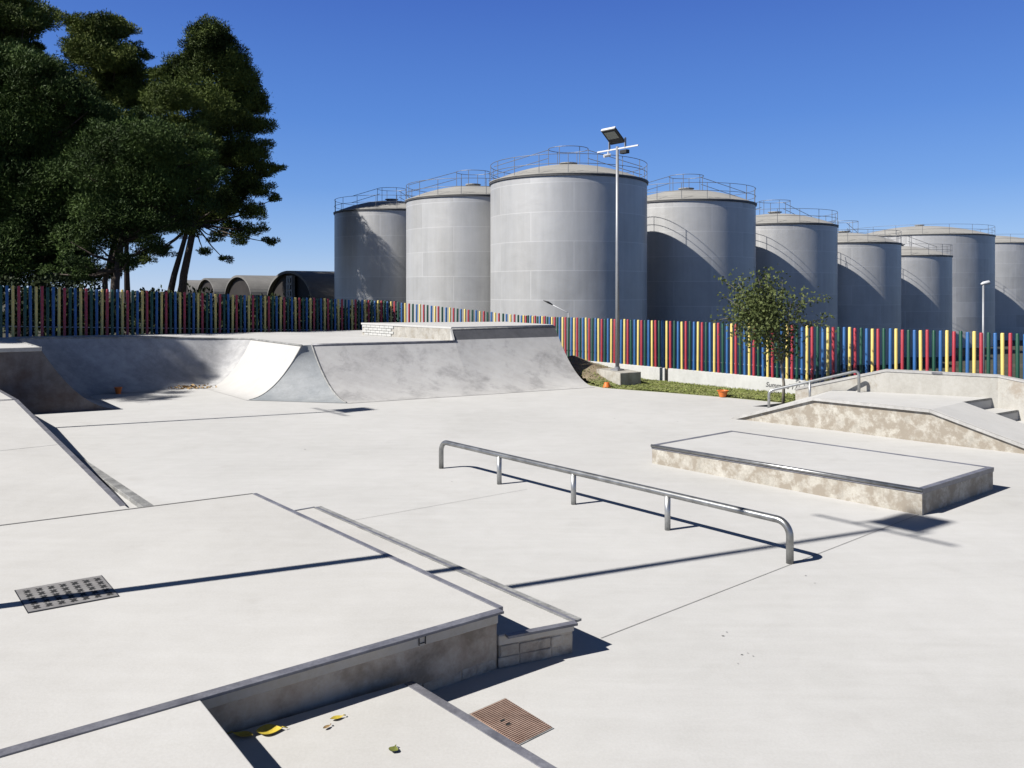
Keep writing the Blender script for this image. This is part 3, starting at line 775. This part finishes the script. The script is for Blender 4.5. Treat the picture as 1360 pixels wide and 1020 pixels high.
lp=c0+f1*.5+f2*.45
lamp_post('tall slim lamp post on a concrete footing before the biggest tank',(lp.x,lp.y,.345),6.05,-1,'floodlight posts of the skatepark')
def off_lamp(tip,h,label,zb):
    k=h/math.tan(R(SUN_EL)); lamp_post(label,(tip[0]-sx*k,tip[1]-sy*k,zb),h-zb,1,'floodlight posts of the skatepark')
off_lamp((3.93,8.70),8.0,'lamp post out of view left whose shadow crosses the big platform',.4)
off_lamp((-3.7,17.12),8.0,'lamp post out of view left whose thin shadow reaches the ramp',.0)

# street lamp beyond the fence on the right
def yard_z(x,y): return terrain(x,y)
root=thing('street_lamp','thin pale street lamp standing beyond the fence at far right','street lamp')
x_,y_=(1306-680)/1100*34,34; z_=yard_z(x_,y_)
root.location=(x_,y_,z_)
b=MB(); b.tube([(0,0,0),(0,0,2.80-z_)],.06,10,r1=.04); b.build('pole',M['polesteel'],root,smooth=True)
b=MB(); b.tube([(-.10,0,2.76-z_),(.0,0,2.80-z_),(.22,0,2.84-z_),(.30,0,2.82-z_)],[.03,.07,.085,.03],10); b.build('lamp_head',M['white'],root,smooth=True)
# leaning arm lamp by the tank
root=thing('arm_lamp','small lamp on a thin slanting arm before the biggest tank','lamp')
x_,y_=(755-680)/1100*31,31; z_=yard_z(x_,y_); root.location=(x_,y_,z_)
tz=2.5-(415-386)*31/1100-z_
b=MB(); b.tube([(0,0,0),(0,0,tz)],.025,8); b.build('pole',M['polesteel'],root,smooth=True)
b=MB(); b.tube([(0,0,tz),(-.09,0,tz+.02),(-.62,0,tz+.30)],.012,8); b.build('arm',M['white'],root,smooth=True)
b=MB(); b.tube([(-.60,0,tz+.29),(-.74,0,tz+.37),(-.94,0,tz+.45)],[.02,.04,.015],8); b.build('lamp_head',M['dark'],root,smooth=True)

# ------------------------------------------------------------------ storage tanks
def tank_parts(Rr,H,rise):
    out=[]
    b=MB(); b.lathe([(Rr,0),(Rr,H)],96,uvr=Rr); out.append(('shell',b,M['tank'],True))
    b=MB(); b.lathe([(q*Rr,H+.05+rise*(1-q*q)) for q in list(np.linspace(1.005,.08,10))+[.0002]],72); out.append(('roof',b,M['tankroof'],True))
    b=MB(); b.lathe([(Rr-.02,H-.10),(Rr+.07,H-.10),(Rr+.07,H+.0),(Rr-.02,H+.0)],96); out.append(('rim',b,M['tankrim'],False))
    b=MB(); b.lathe([(Rr-.02,H+.003),(Rr+.09,H+.003),(Rr+.09,H+.045),(Rr-.02,H+.045)],96); out.append(('rim_flange',b,M['tankroof'],False))
    b=MB()
    for zz in (.56,1.08):
        b.tube([(Rr*math.cos(a),Rr*math.sin(a),H+zz) for a in np.linspace(0,2*math.pi,65)],.017,6,cap=False)
    out.append(('guardrail',b,M['tankrail'],True))
    return out
def build_tank(label,cx,cy,zb,Rr,H,rise,proto=None,walk=True,rz=0):
    root=thing('storage_tank',label,'storage tank',(cx,cy,zb),rz,'storage tanks beyond the fence')
    if proto is not None:
        for ch in proto.children:
            c_=ch.copy(); C.objects.link(c_); c_.parent=root
            for gch in ch.children:
                g_=gch.copy(); C.objects.link(g_); g_.parent=c_
        return root
    for nm,b,m,s in tank_parts(Rr,H,rise):
        o=b.build(nm,m,root,smooth=s)
        if nm=='guardrail': gr=o
    npst=18
    for k in range(npst):
        a=2*math.pi*(k+.3)/npst; b=MB(); b.tube([(Rr*math.cos(a),Rr*math.sin(a),H+.05),(Rr*math.cos(a),Rr*math.sin(a),H+1.08)],.019,6); b.build('post',M['tankrail'],gr)
    b=MB(); zt=H+.06+rise
    b.lathe([(.42,zt-.08),(.42,zt+.10),(.55,zt+.10),(.55,zt+.16),(.001,zt+.20)],16); b.build('hatch',M['tankroof'],root)
    if walk:
        b=MB(); rr=1.2
        b.tube([(rr*math.cos(a),rr*math.sin(a),zt+1.0) for a in np.linspace(0,2*math.pi,33)],.02,6,cap=False)
        for a in np.linspace(0,2*math.pi,7)[:-1]: b.tube([(rr*math.cos(a),rr*math.sin(a),zt-.25),(rr*math.cos(a),rr*math.sin(a),zt+1.0)],.02,6)
        for sg in (-1,1):
            for zz in (1.0,.5):
                b.tube([(sg*rr,.25,zt+zz),(sg*(Rr-.2),.25,H+zz+.1)],.02,6)
        b.build('walkway_rail',M['tankrail'],root)
    return root
RT=4.7; HT=11.8
first=build_tank('biggest looking sunlit tank directly behind the tall lamp post',3.4,50,8.92-HT,RT,HT,1.05)
build_tank('pale tank between the biggest tank and the one shaded by pines',-2.75,58.6,8.75-HT,RT,HT,1.05,first,rz=.3)
build_tank('leftmost tank, mostly in the dark shadow of the pine',-10.1,69.5,8.9-HT,RT,HT,1.05,first,rz=1.0)
build_tank('tank just right of the tall lamp post, behind the young tree',12.25,58.25,8.42-HT,RT,HT,1.05,first,rz=.15)
build_tank('second tank right of the tall lamp post in the receding row',21.1,66.5,7.55-HT,RT,HT,1.05,first,rz=.5)
build_tank('third tank right of the tall lamp post in the receding row',29.95,74.75,6.6-HT,RT,HT,1.05,first,rz=.8)
build_tank('smallest looking tank, standing before the broad domed tank',38.8,83,5.85-HT,RT,HT,1.05,first,rz=.2)
build_tank('broad tank with shallow cone roof behind the street lamp',48.6,98.8,8.75-14,7.8,14,1.35,None,False)
build_tank('broad tank cut by the right edge of the picture',63.8,112.9,8.6-14,7.8,14,1.35,None,False)

# ------------------------------------------------------------------ barrel vaulted sheds far left
root=thing('vaulted_warehouse','far row of brown sheds with round barrel vault roofs beyond the fence','warehouse')
R0=Vector((-16.9,71.5)); rv=Vector((-.476,.879)); av=Vector((.74,.673)); bay=26.0; zE=1.5
for k in range(4):
    s0=R0+rv*(bay*k); sp=17.5
    ln=26 if k==0 else 20
    arc=[(s0+rv*(sp/2-sp/2*math.cos(a)),zE+2.75*math.sin(a)) for a in np.linspace(0,math.pi,25)]
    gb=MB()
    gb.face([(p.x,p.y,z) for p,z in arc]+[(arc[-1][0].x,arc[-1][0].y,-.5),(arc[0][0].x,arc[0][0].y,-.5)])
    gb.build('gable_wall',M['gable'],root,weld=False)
    vb=MB()
    for (p,z),(q,z2) in zip(arc,arc[1:]):
        a0=p-av*.5; a1=q-av*.5; b0=p+av*ln; b1=q+av*ln
        vb.face([(a0.x,a0.y,z+.15),(a1.x,a1.y,z2+.15),(b1.x,b1.y,z2+.15),(b0.x,b0.y,z+.15)])
        vb.face([(a0.x,a0.y,z-.1),(a0.x,a0.y,z+.15),(a1.x,a1.y,z2+.15),(a1.x,a1.y,z2-.1)])
    vb.build('vault_roof',M['vault'],root)
    sb=MB()
    for e in (0,-1):
        p=arc[e][0]; q=p+av*ln
        sb.face([(p.x,p.y,-.5),(q.x,q.y,-.5),(q.x,q.y,zE+.1),(p.x,p.y,zE+.1)])
    sb.build('side_wall',M['brickbrown'],root)
    if k==0:
        c_=s0+rv*(sp*.45)-av*.35
        wb=MB(); wb.box((c_.x,c_.y,zE+.6),(2.2,.3,3.6),math.atan2(rv.y,rv.x)); wb.build('pale_pillar',M['tan2b'],root)
        wb=MB()
        for i in range(2):
            for j in range(4):
                q=c_+rv*(-.45+.9*i)-av*.2; wb.box((q.x,q.y,zE+.1+.62*j),(.6,.1,.42),math.atan2(rv.y,rv.x))
        wb.build('vent_grille',M['dark'],root)

# ------------------------------------------------------------------ trees
def trunk_mesh(paths,name,parent,mat):
    b=MB()
    for pth,r0,r1 in paths: b.tube(pth,r0,9,r1=r1)
    return b.build(name,mat,parent,smooth=True)
def crown_mesh(name,blobs,parent,mat,dens=34,ln=.42,wd=.085,seed=0,hollow=.25):
    rng=np.random.default_rng(seed); PP=[];UU=[];WW=[]
    for (x,y,z,r,ry,rz_) in blobs:
        n=int(dens*(r*ry+r*rz_+ry*rz_)/3*8.8+6)
        d=unit(rng.normal(size=(n,3))); rad=rng.uniform(hollow,1.0,(n,1))**.6
        # lumpy surface
        lump=1+.22*np.sin(d[:,:1]*7+x*3)*np.sin(d[:,1:2]*6+y)*np.sin(d[:,2:]*7+z*2)
        stray=np.where(rng.random((n,1))<.14,rng.uniform(1.0,1.45,(n,1)),1.0)
        p=d*rad*lump*stray*np.array([r,ry,rz_])+np.array([x,y,z])
        u=unit(d*.9+rng.normal(0,.55,(n,3))+np.array([0,0,.35]))
        v=unit(np.cross(u,rng.normal(size=(n,3))))
        L=rng.uniform(.6,1.25,(n,1))*ln/2; Wd=rng.uniform(.7,1.3,(n,1))*wd
        PP.append(p);UU.append(u*L);WW.append(v*Wd)
    return scatter_mesh(name,np.concatenate(PP),np.concatenate(UU),np.concatenate(WW),mat,parent)
def pine(label,X,Y,zb,lobes,trunks,mat,seed,group='pines beyond the left fence',fill=7,dens=34,ln=.42,wd=.085,depth=1.0,flat=1.0):
    """lobes: (dx, z, r) metres relative to the foot; each lobe is broken into clumps spread through its depth"""
    root=thing('pine_tree',label,'pine tree',(X,Y,zb),0,group)
    rng=random.Random(seed); blobs=[]; lob=[]
    maxr=max(abs(l[0])+l[2] for l in lobes)
    for lb in lobes:
        dx,z,r=lb[:3]; dy=lb[3] if len(lb)>3 else None
        spread=max(.6,(maxr-abs(dx))*.5)*depth
        for c in range(2 if (dy is None and r>.9) else 1):
            y0=(rng.gauss(0,.5)*spread if dy is None else dy)
            lob.append((dx,y0,z,r))
            if r<1.15:
                for k in range(max(5,int(fill*1.6))):
                    cr=rng.uniform(.20,.46)*r+.08
                    blobs.append((dx+rng.uniform(-1,1)*r*.8,y0+rng.uniform(-1,1)*r*.8,z+rng.uniform(-.45,.5)*r,cr*1.3,cr*1.2,cr*.62*flat))
                continue
            n=max(6,int(fill*3.2))
            for k in range(n):
                zz=1-1.6*(k+.5)/n; a=k*2.39996+rng.uniform(-.5,.5); h=math.sqrt(max(0,1-zz*zz)); q=rng.uniform(.45,1.0)*r
                cr=rng.uniform(.22,.50)*min(r,2.0)+.06
                blobs.append((dx+q*h*math.cos(a),y0+q*h*math.sin(a),z+q*zz*.85,cr*1.15,cr*1.15,cr*.74*flat))
            blobs.append((dx,y0,z-.15*r,r*.55,r*.55,r*.42))
    limbs=list(trunks)
    tr0=trunks[0][0]; 
    zmax=max(p[2] for p in tr0)
    for (bx,by,bz,r_) in lob:
        zt_=max(.35*zmax,min(.97*zmax,bz-.28*abs(bx)-.4)); i0=max(k for k in range(len(tr0)-1) if tr0[k][2]<=zt_)
        f=min(1,(zt_-tr0[i0][2])/max(.01,tr0[i0+1][2]-tr0[i0][2])); p=Vector(tr0[i0]).lerp(Vector(tr0[i0+1]),f)
        m_=p.lerp(Vector((bx,by,bz)),.55)+Vector((0,0,-.2)); limbs.append(([tuple(p),tuple(m_),(bx,by,bz-.1*r_)],.075,.02))
    trunk_mesh(limbs,'trunk',root,M['bark'])
    crown_mesh('crown',blobs,root,mat,dens,ln,wd,seed)
    return root
def px_lobes(base_px,base_py,D,zb,lst):
    k=D/F_PX; return [((px-base_px)*k, EYE+(HOR-py)*k-zb, r*k) for px,py,r in lst]
# tall pine at the right of the group
D=63; X=(238-680)/1100*D
LA=px_lobes(238,0,D,.7,
 [(283,52,26),(262,70,22),(242,88,26),(220,100,18),(300,82,30),(318,108,24),(330,135,22),(228,130,26),(270,125,40),(300,160,40),(335,165,20),(345,195,15),(325,205,28),(352,225,16),(368,222,10),(240,175,32),(280,210,42),(320,245,26),(350,252,14),(366,262,9),(240,240,34),(300,270,24),(335,280,16),(270,285,24),(345,305,14),(362,322,10),(325,318,13),(305,300,16),(225,290,26),(250,310,14),(212,330,16),(200,345,14),(285,315,12),(298,345,7),(275,335,8),(190,300,24),(200,260,30)])
LA+=[(dx,z,r,-4.5) for dx,z,r in px_lobes(238,0,D,.7,[(262,150,26),(290,200,26),(250,215,26)])]+[(dx*.93,z*.93,r,-8) for dx,z,r in px_lobes(238,0,D,.7,[(262,215,18),(286,250,18),(240,255,20)])]
pine('tallest loose-crowned pine on the right of the group, two leaning trunks',X,D,.7,LA,
 [([(0,0,-.5),(.35,0,3),(1.0,.2,6.5),(1.6,.1,11),(2.4,0,17),(2.5,0,20)],.34,.06),([(-1.3,.4,-.5),(-.5,.3,3),(.6,.1,6.5),(.0,-.3,12)],.30,.08)],M['pine'],11,fill=5,dens=110,ln=.26,wd=.028,depth=.7,flat=1.15)
# middle pine, behind
D=68; X=(150-680)/1100*D
pine('slender yellow-green pine top rising in the middle behind the others',X,D,.7,px_lobes(150,0,D,.7,
 [(105,35,17),(125,45,24),(150,42,22),(165,35,14),(180,62,13),(188,72,9),(110,70,22),(140,80,30),(168,90,24),(190,105,18),(135,115,28),(170,130,26),(200,135,20),(120,160,30),(170,180,34),(140,220,34),(190,230,30),(150,270,30),(200,290,26),(165,310,20)]),
 [([(0,0,-.5),(.2,0,5),(-.3,0,11),(0,0,19)],.32,.06),([(1.1,.3,-.5),(1.0,.2,5),(1.6,0,12)],.28,.08)],M['pinelight'],12,fill=5,dens=90,ln=.28,wd=.032,flat=1.3)
# far left tops
D=70; X=(20-680)/1100*D
pine('thin pine top at the upper left corner behind the umbrella pine',X,D,.8,px_lobes(20,0,D,.8,
 [(22,5,24),(0,10,22),(40,25,18),(30,40,22),(66,48,11),(55,42,14),(10,45,30),(60,65,10),(20,80,34),(50,90,26),(20,130,34),(40,180,40),(80,160,36),(0,240,45),(60,240,45),(110,220,40),(30,300,45),(100,290,45),(140,270,36)]),
 [([(0,0,-.5),(.3,0,6),(.1,0,13),(0,0,21)],.3,.06)],M['pine'],13,fill=5,dens=80,ln=.30,wd=.036,flat=1.3)
# big umbrella pine left
D=42; X=(60-680)/1100*D
pine('large dark umbrella pine with a wide domed crown at left',X,D,.9,px_lobes(60,0,D,.9,
 [(0,78,28),(30,88,30),(60,102,30),(90,120,26),(115,132,24),(0,120,46),(50,140,48),(95,155,40),(130,152,24),(150,152,20),(175,152,18),(198,162,14),(215,176,14),(-30,100,50),(0,190,55),(60,200,55),(110,210,45),(160,190,36),(20,250,50),(80,260,48),(-40,200,60),(-30,280,50),(20,300,42),(70,310,38),(110,290,40),(0,335,34),(50,338,34),(100,338,30),(20,358,18),(75,360,16),(120,352,18),(-5,366,20),(45,368,18),(100,366,16),(135,366,14),(0,350,24),(60,350,24),(165,362,12)]+[(q,364,19) for q in range(-24,130,13)]),
 [([(0,0,-.5),(-.3,0,3),(.2,0,6),(.3,0,10.5)],.33,.08),([(-1.9,.5,-.6),(-1.7,.4,2.5),(-1.2,.2,5)],.12,.06),([(-.9,.7,-.6),(-.6,.5,2),(.1,.3,4.5)],.10,.05)],M['pine2'],14,fill=6,dens=120,ln=.20,wd=.022,depth=.8,flat=1.35)
# second umbrella dome, nearest
D=38; X=(170-680)/1100*D
pine('nearest umbrella pine with rounded crown hanging low over the fence',X,D,.95,px_lobes(170,0,D,.95,
 [(118,182,16),(140,168,18),(170,164,20),(200,170,20),(228,180,22),(252,192,20),(270,207,16),(280,227,16),(125,200,20),(160,195,32),(205,205,36),(245,220,30),(275,245,20),(130,235,30),(175,245,40),(225,255,36),(265,270,22),(120,275,32),(160,290,34),(205,295,28),(240,290,18),(185,325,20),(140,325,26),(105,320,26),(90,345,18),(130,352,16),(160,348,16),(215,322,12),(108,362,14),(75,362,16),(180,345,12)]),
 [([(-.65,0,-.5),(-.55,0,2),(-.2,0,4.5),(.4,0,7)],.21,.08),([(-1.15,.3,-.5),(-1.2,.3,2),(-.6,.2,4.5)],.17,.07)],M['pine2'],15,fill=6,dens=130,ln=.18,wd=.020,depth=.8,flat=1.35)
# pines standing left of the view; they shade the bowl
def side_pine(label,x,y,h,r,seed):
    pine(label,x,y,1.2,[(0,h-1.5,r*.7),(-r*.5,h-2.5,r*.6),(r*.5,h-2.6,r*.6),(0,h-3.5,r*.85),(r*.55,h-4.6,r*.5),(-r*.55,h-4.6,r*.5)],
     [([(0,0,-.5),(.2,0,h*.4),(0,0,h-2)],.3,.08)],M['pine'],seed,'pines out of view at left',fill=5,dens=40)
pine('umbrella pine out of view at left whose shadow falls into the bowl',-23.5,14.7,1.2,[(-2.0,12.9,1.0),(-1.0,13.1,1.0),(.0,13.0,.95),(-1.3,13.3,.95),(-.5,13.4,.9)],
     [([(0,0,-.5),(.2,0,6),(0,0,12)],.3,.08)],M['pine2'],21,'pines out of view at left',fill=6,dens=130,ln=.26,wd=.04)
pine('tall pine out of view at left whose shadow darkens the left fence',-23.6,19.2,1.2,[(0,11.6,1.3,-.7),(.3,12.8,1.5,-.3),(-.3,14,1.5,.0),(.2,15.2,1.4,.4),(-.2,16.4,1.3,.8),(.1,17.4,1.1,1.2),(0,18.3,.9,1.5)],
     [([(0,0,-.5),(.2,0,9),(0,.4,19.5)],.3,.06)],M['pine'],23,'pines out of view at left',fill=6,dens=60,ln=.3,wd=.045)
# bushes and undergrowth behind the left fence
for k,(x,y,h,w_) in enumerate(((-16.5,23.5,1.5,2.4),(-14.5,25.5,1.3,2.2),(-12.2,27.3,1.6,2.4),(-10.3,29.8,1.3,2.1),(-8.6,31.0,1.5,2.2),(-6.6,32.6,1.3,2.0),(-12.5,33.5,1.6,3.2),(-18.5,31,2.4,3.8),(-15.5,29,2.0,3.0),(-13.2,25.4,1.5,2.2),(-11.0,27.6,1.5,2.2),(-9.3,29.2,1.4,2.0),(-7.4,30.9,1.4,2.0),(-5.6,32.4,1.3,1.8))):
    where=['at the far left end','second from the left','below the umbrella pine','left of the twin trunks','before the twin trunks','near the shed gable','set back below the pines','set back at far left','set back between the umbrella pines','close behind the posts under the umbrella pine','close behind the posts near the twin trunks','close behind the posts right of the twin trunks','close behind the posts left of the sheds','rightmost of its row, before the nearest shed'][k]
    root=thing('shrub','dark shrub behind the left coloured fence, '+where,'shrub',(x,y,terrain(x,y)),0,'shrubs behind the left fence')
    bl=[(random.uniform(-w_/2,w_/2),random.uniform(-.5,.5),random.uniform(.3,h*.8),random.uniform(.4,.7),random.uniform(.4,.6),random.uniform(.35,.6)) for _ in range(13)]
    b=MB()
    for q in bl[:5]: b.tube([(0,0,-.2),(q[0]*.5,q[1]*.5,q[2]*.4),(q[0],q[1],q[2])],.03,6,r1=.01)
    b.build('stem',M['bark'],root)
    crown_mesh('foliage',bl,root,M['bush'],150,.14,.045,100+k,.4)

# young tree at the wall
bx,by=ground_pt(1040,537); root=thing('young_tree','young tree with sparse small leaves and pale trunk before the fence','tree',(bx,by,0))
kk=by/1100.0
def tp_(px,py,dy=0): return ((px-1040)*kk, dy, EYE+(HOR-py)*kk)
trk=[tp_(1040,540),tp_(1041,510),tp_(1038,485),tp_(1033,455),tp_(1028,425),tp_(1022,395)]
br=[(trk,.036,.012)]
ends=[(962,372,.2),(955,392,-.3),(985,372,.4),(1002,366,-.2),(1020,366,.2),(1045,372,.3),(1062,392,-.3),(1068,410,.2),(1098,396,.1),(1095,420,-.2),(1103,436,.1),(960,425,.3),(985,440,-.3),(1060,440,.4),(1000,400,.5),(1040,400,-.5),(1010,430,-.45),(1055,455,.1),(990,410,-.2),(1030,440,.5),(1000,452,.2),(1020,455,-.3)]
leafc=[]
rg=random.Random(5)
for px,py,dy in ends:
    e=Vector(tp_(px,py,dy)); s_i=rg.choice([2,2,3,3,4]); s0=Vector(trk[s_i]); mid=s0.lerp(e,.5)+Vector((rg.uniform(-.05,.05),rg.uniform(-.05,.05),.10))
    br.append(([tuple(s0),tuple(mid),tuple(e)],.012,.004))
    nn_=120 if 975<px<1065 else 45
    for k in range(nn_):
        t=rg.uniform(.30,1.05) if nn_>60 else rg.uniform(.5,1.08)
        q=(1-t)**2*s0+2*t*(1-t)*mid+t*t*e; sd_=.13 if nn_>60 else .055
        leafc.append((q.x+rg.gauss(0,sd_),q.y+rg.gauss(0,sd_),q.z+rg.gauss(0,sd_)))
for k in range(3400):
    leafc.append((rg.gauss(-32*kk,.28),rg.gauss(0,.33),EYE+(HOR-415)*kk+rg.gauss(0,.30)))
trunk_mesh(br,'trunk',root,M['paletrunk'])
P=np.array(leafc); n=len(P); U=unit(RNG.normal(size=(n,3))+np.array([0,0,-.3])); V=unit(np.cross(U,RNG.normal(size=(n,3))))
scatter_mesh('crown',P,U*RNG.uniform(.026,.050,(n,1)),V*RNG.uniform(.018,.031,(n,1)),M['youngleaf'],root)

# ------------------------------------------------------------------ covers set in the concrete
def plate_on(px,z):
    return [Vector((*ground_pt(x,y,z),z)) for x,y in px]
def bil(q,u,v): return q[0].lerp(q[1],u).lerp(q[3].lerp(q[2],u),v)
q=plate_on([(19,784.5),(135,764.5),(159,792.5),(37,815)],.4)
root=thing('access_cover','worn grey metal access cover with dark stamped rows on the platform','cover')
Z=Vector((0,0,1))
def slab(mb,q,z0,z1):
    mb.prism([(p.x,p.y) for p in q],z0,z1)
b=MB(); slab(b,q,.39,.4035); b.build('frame',M['dark'],root)
qi=[bil(q,u,v) for u,v in ((.012,.02),(.988,.02),(.988,.98),(.012,.98))]
b=MB(); slab(b,qi,.395,.4065); b.build('plate',concrete('cover_metal',(.24,.23,.225),(.33,.32,.31),6,.1,rough=.55),root)
b=MB()
for i in range(7):
    for j in range(5):
        for sgn in (0,1):
            u=.07+i*.137; v=.10+j*.175
            cc=[bil(qi,u+du,v+dv_) for du,dv_ in (((-.012,0),(.018,-.01),(.078,.11),(.048,.13)) if sgn==0 else ((.045,-.01),(.078,.02),(.018,.14),(-.012,.11)))]
            b.face([(p.x,p.y,.4075+.0006*sgn) for p in cc])
b.build('stamped_pattern',M['black'],root,weld=False)
q=plate_on([(622,949.5),(671,928),(735.5,968),(687.5,992)],0)
root=thing('access_cover','rusty ribbed square cover set in the floor beside the low step','cover')
b=MB(); slab(b,q,-.01,.005); b.build('frame',M['scuff'],root)
qi=[bil(q,u,v) for u,v in ((.02,.02),(.98,.02),(.98,.98),(.02,.98))]
rust=concrete('rusty_plate',(.34,.225,.175),(.46,.33,.265),8,.14,rough=.7)
b=MB(); slab(b,qi,-.005,.008)
for k in range(26):
    v=.02+.96*k/25.5
    c4=[bil(qi,.01,v),bil(qi,.99,v),bil(qi,.99,v+.019),bil(qi,.01,v+.019)]
    b.prism([(p.x,p.y) for p in c4],.006,.0125)
b.build('plate',rust,root,weld=False)
b=MB()
for u,v in ((.28,.42),(.28,.55)):
    c4=[bil(qi,u,v),bil(qi,u+.12,v),bil(qi,u+.12,v+.045),bil(qi,u,v+.045)]; b.face([(p.x,p.y,.0135) for p in c4])
b.build('lifting_slot',M['black'],root)

# ------------------------------------------------------------------ small loose things
def cup(label,px,py,r,h,z=0,flip=False,tilt=0):
    x,y=ground_pt(px,py,z); root=thing('orange_cup',label,'plastic cup',(x,y,z),0,'orange plastic cups lying about'); root.rotation_euler=(tilt,0,.4)
    pr=[(r*.62,0),(r,h),(r*1.15,h),(r*1.15,h+.012),(r*.93,h+.012),(r*.58,.012)]
    if flip: pr=[(rr,h+.012-zz) for rr,zz in pr]
    b=MB(); b.lathe(pr,18); b.build('body',M['orange'],root,smooth=False)
    b=MB(); b.lathe([(.001,.006 if not flip else h+.006),(r*.62,.006 if not flip else h+.006)],18); b.build('bottom',M['orange'],root)
cup('orange plastic cup on the bowl floor before the tree shadow',157,523,.085,.15,0)
cup('upturned orange plastic cup at the foot of the lamp footing',806,514.5,.10,.12,.0,True)
cup('orange plastic cup standing in the turf near the white wall',960,527,.12,.14,.01)
def leaf(name,label,px,py,z,ln,wd,mat,rz,lift=.02,group=None):
    x,y=ground_pt(px,py,z); b=MB(); n=8; L=[];Rr=[];Mid=[]
    for k in range(n+1):
        t=k/n; w_=wd*math.sin(math.pi*t**.8)*.5+.001; xx=(t-.5)*ln
        zc=.006+.7*lift*(abs(t-.5)*2)**2
        Mid.append((xx,0,zc)); L.append((xx,w_,zc+lift*.9*math.sin(math.pi*t))); Rr.append((xx,-w_,zc+lift*.6*math.sin(math.pi*t+.3)))
    for k in range(n):
        b.face([Mid[k],Mid[k+1],L[k+1],L[k]]); b.face([Rr[k],Rr[k+1],Mid[k+1],Mid[k]])
    b.tube([(ln*.5,0,.006+lift),(ln*.72,.01,.008)],.003,5)
    o=b.build(name,mat,loc=(x,y,z),smooth=True); o.rotation_euler=(0,0,rz); tag(o,label,'leaf',group); return o
leaf('fallen_leaf','big yellow leaf lying on the low step by the shadow edge',357,973,.15,.135,.095,M['leaf_y'],.25,.018)
leaf('fallen_leaf','yellow leaf lying in the shadow on the low step',322,978,.15,.12,.06,M['leaf_y'],2.9,.012)
leaf('fallen_leaf','curled pale dry leaf near the platform wall, upper of two scraps',447,956,.15,.075,.03,M['leaf_y'],.5,.012)
leaf('fallen_leaf','tiny brown dry leaf scrap below the paler curled one',434,968,.15,.05,.02,M['leaf_d'],.9,.01)
leaf('fallen_leaf','olive green leaf alone on the low step near the front',523,998,.15,.055,.05,M['leaf_g'],1.3,.012)
# heap of dry leaves on the bowl floor
hx,hy=ground_pt(236,516); n=260
P=np.stack([RNG.normal(hx,.38,n),RNG.normal(hy,.10,n),.02+np.abs(RNG.normal(0,.03,n))],1)
U=unit(RNG.normal(size=(n,3))*np.array([1,1,.5])); V=unit(np.cross(U,RNG.normal(size=(n,3))))
o=scatter_mesh('leaf_litter',P,U*RNG.uniform(.03,.06,(n,1)),V*RNG.uniform(.015,.03,(n,1)),M['leaf_d']); tag(o,'scatter of dry brown leaves on the bowl floor','leaves',None,'stuff')

# ------------------------------------------------------------------ bring every paint and stone to its real-world albedo
for m in bpy.data.materials:
    if not m.use_nodes: continue
    nt_=m.node_tree
    for nd in list(nt_.nodes):
        sk=nd.inputs.get('Base Color') if nd.type=='BSDF_PRINCIPLED' else (nd.inputs.get('Color') if nd.type=='BSDF_TRANSLUCENT' else None)
        if sk is None: continue
        if sk.is_linked:
            src=sk.links[0].from_socket; sc=nt_.nodes.new('ShaderNodeVectorMath'); sc.operation='SCALE'; sc.inputs['Scale'].default_value=ALB
            nt_.links.new(src,sc.inputs[0]); nt_.links.new(sc.outputs[0],sk)
        else:
            c_=sk.default_value; sk.default_value=(c_[0]*ALB,c_[1]*ALB,c_[2]*ALB,1)
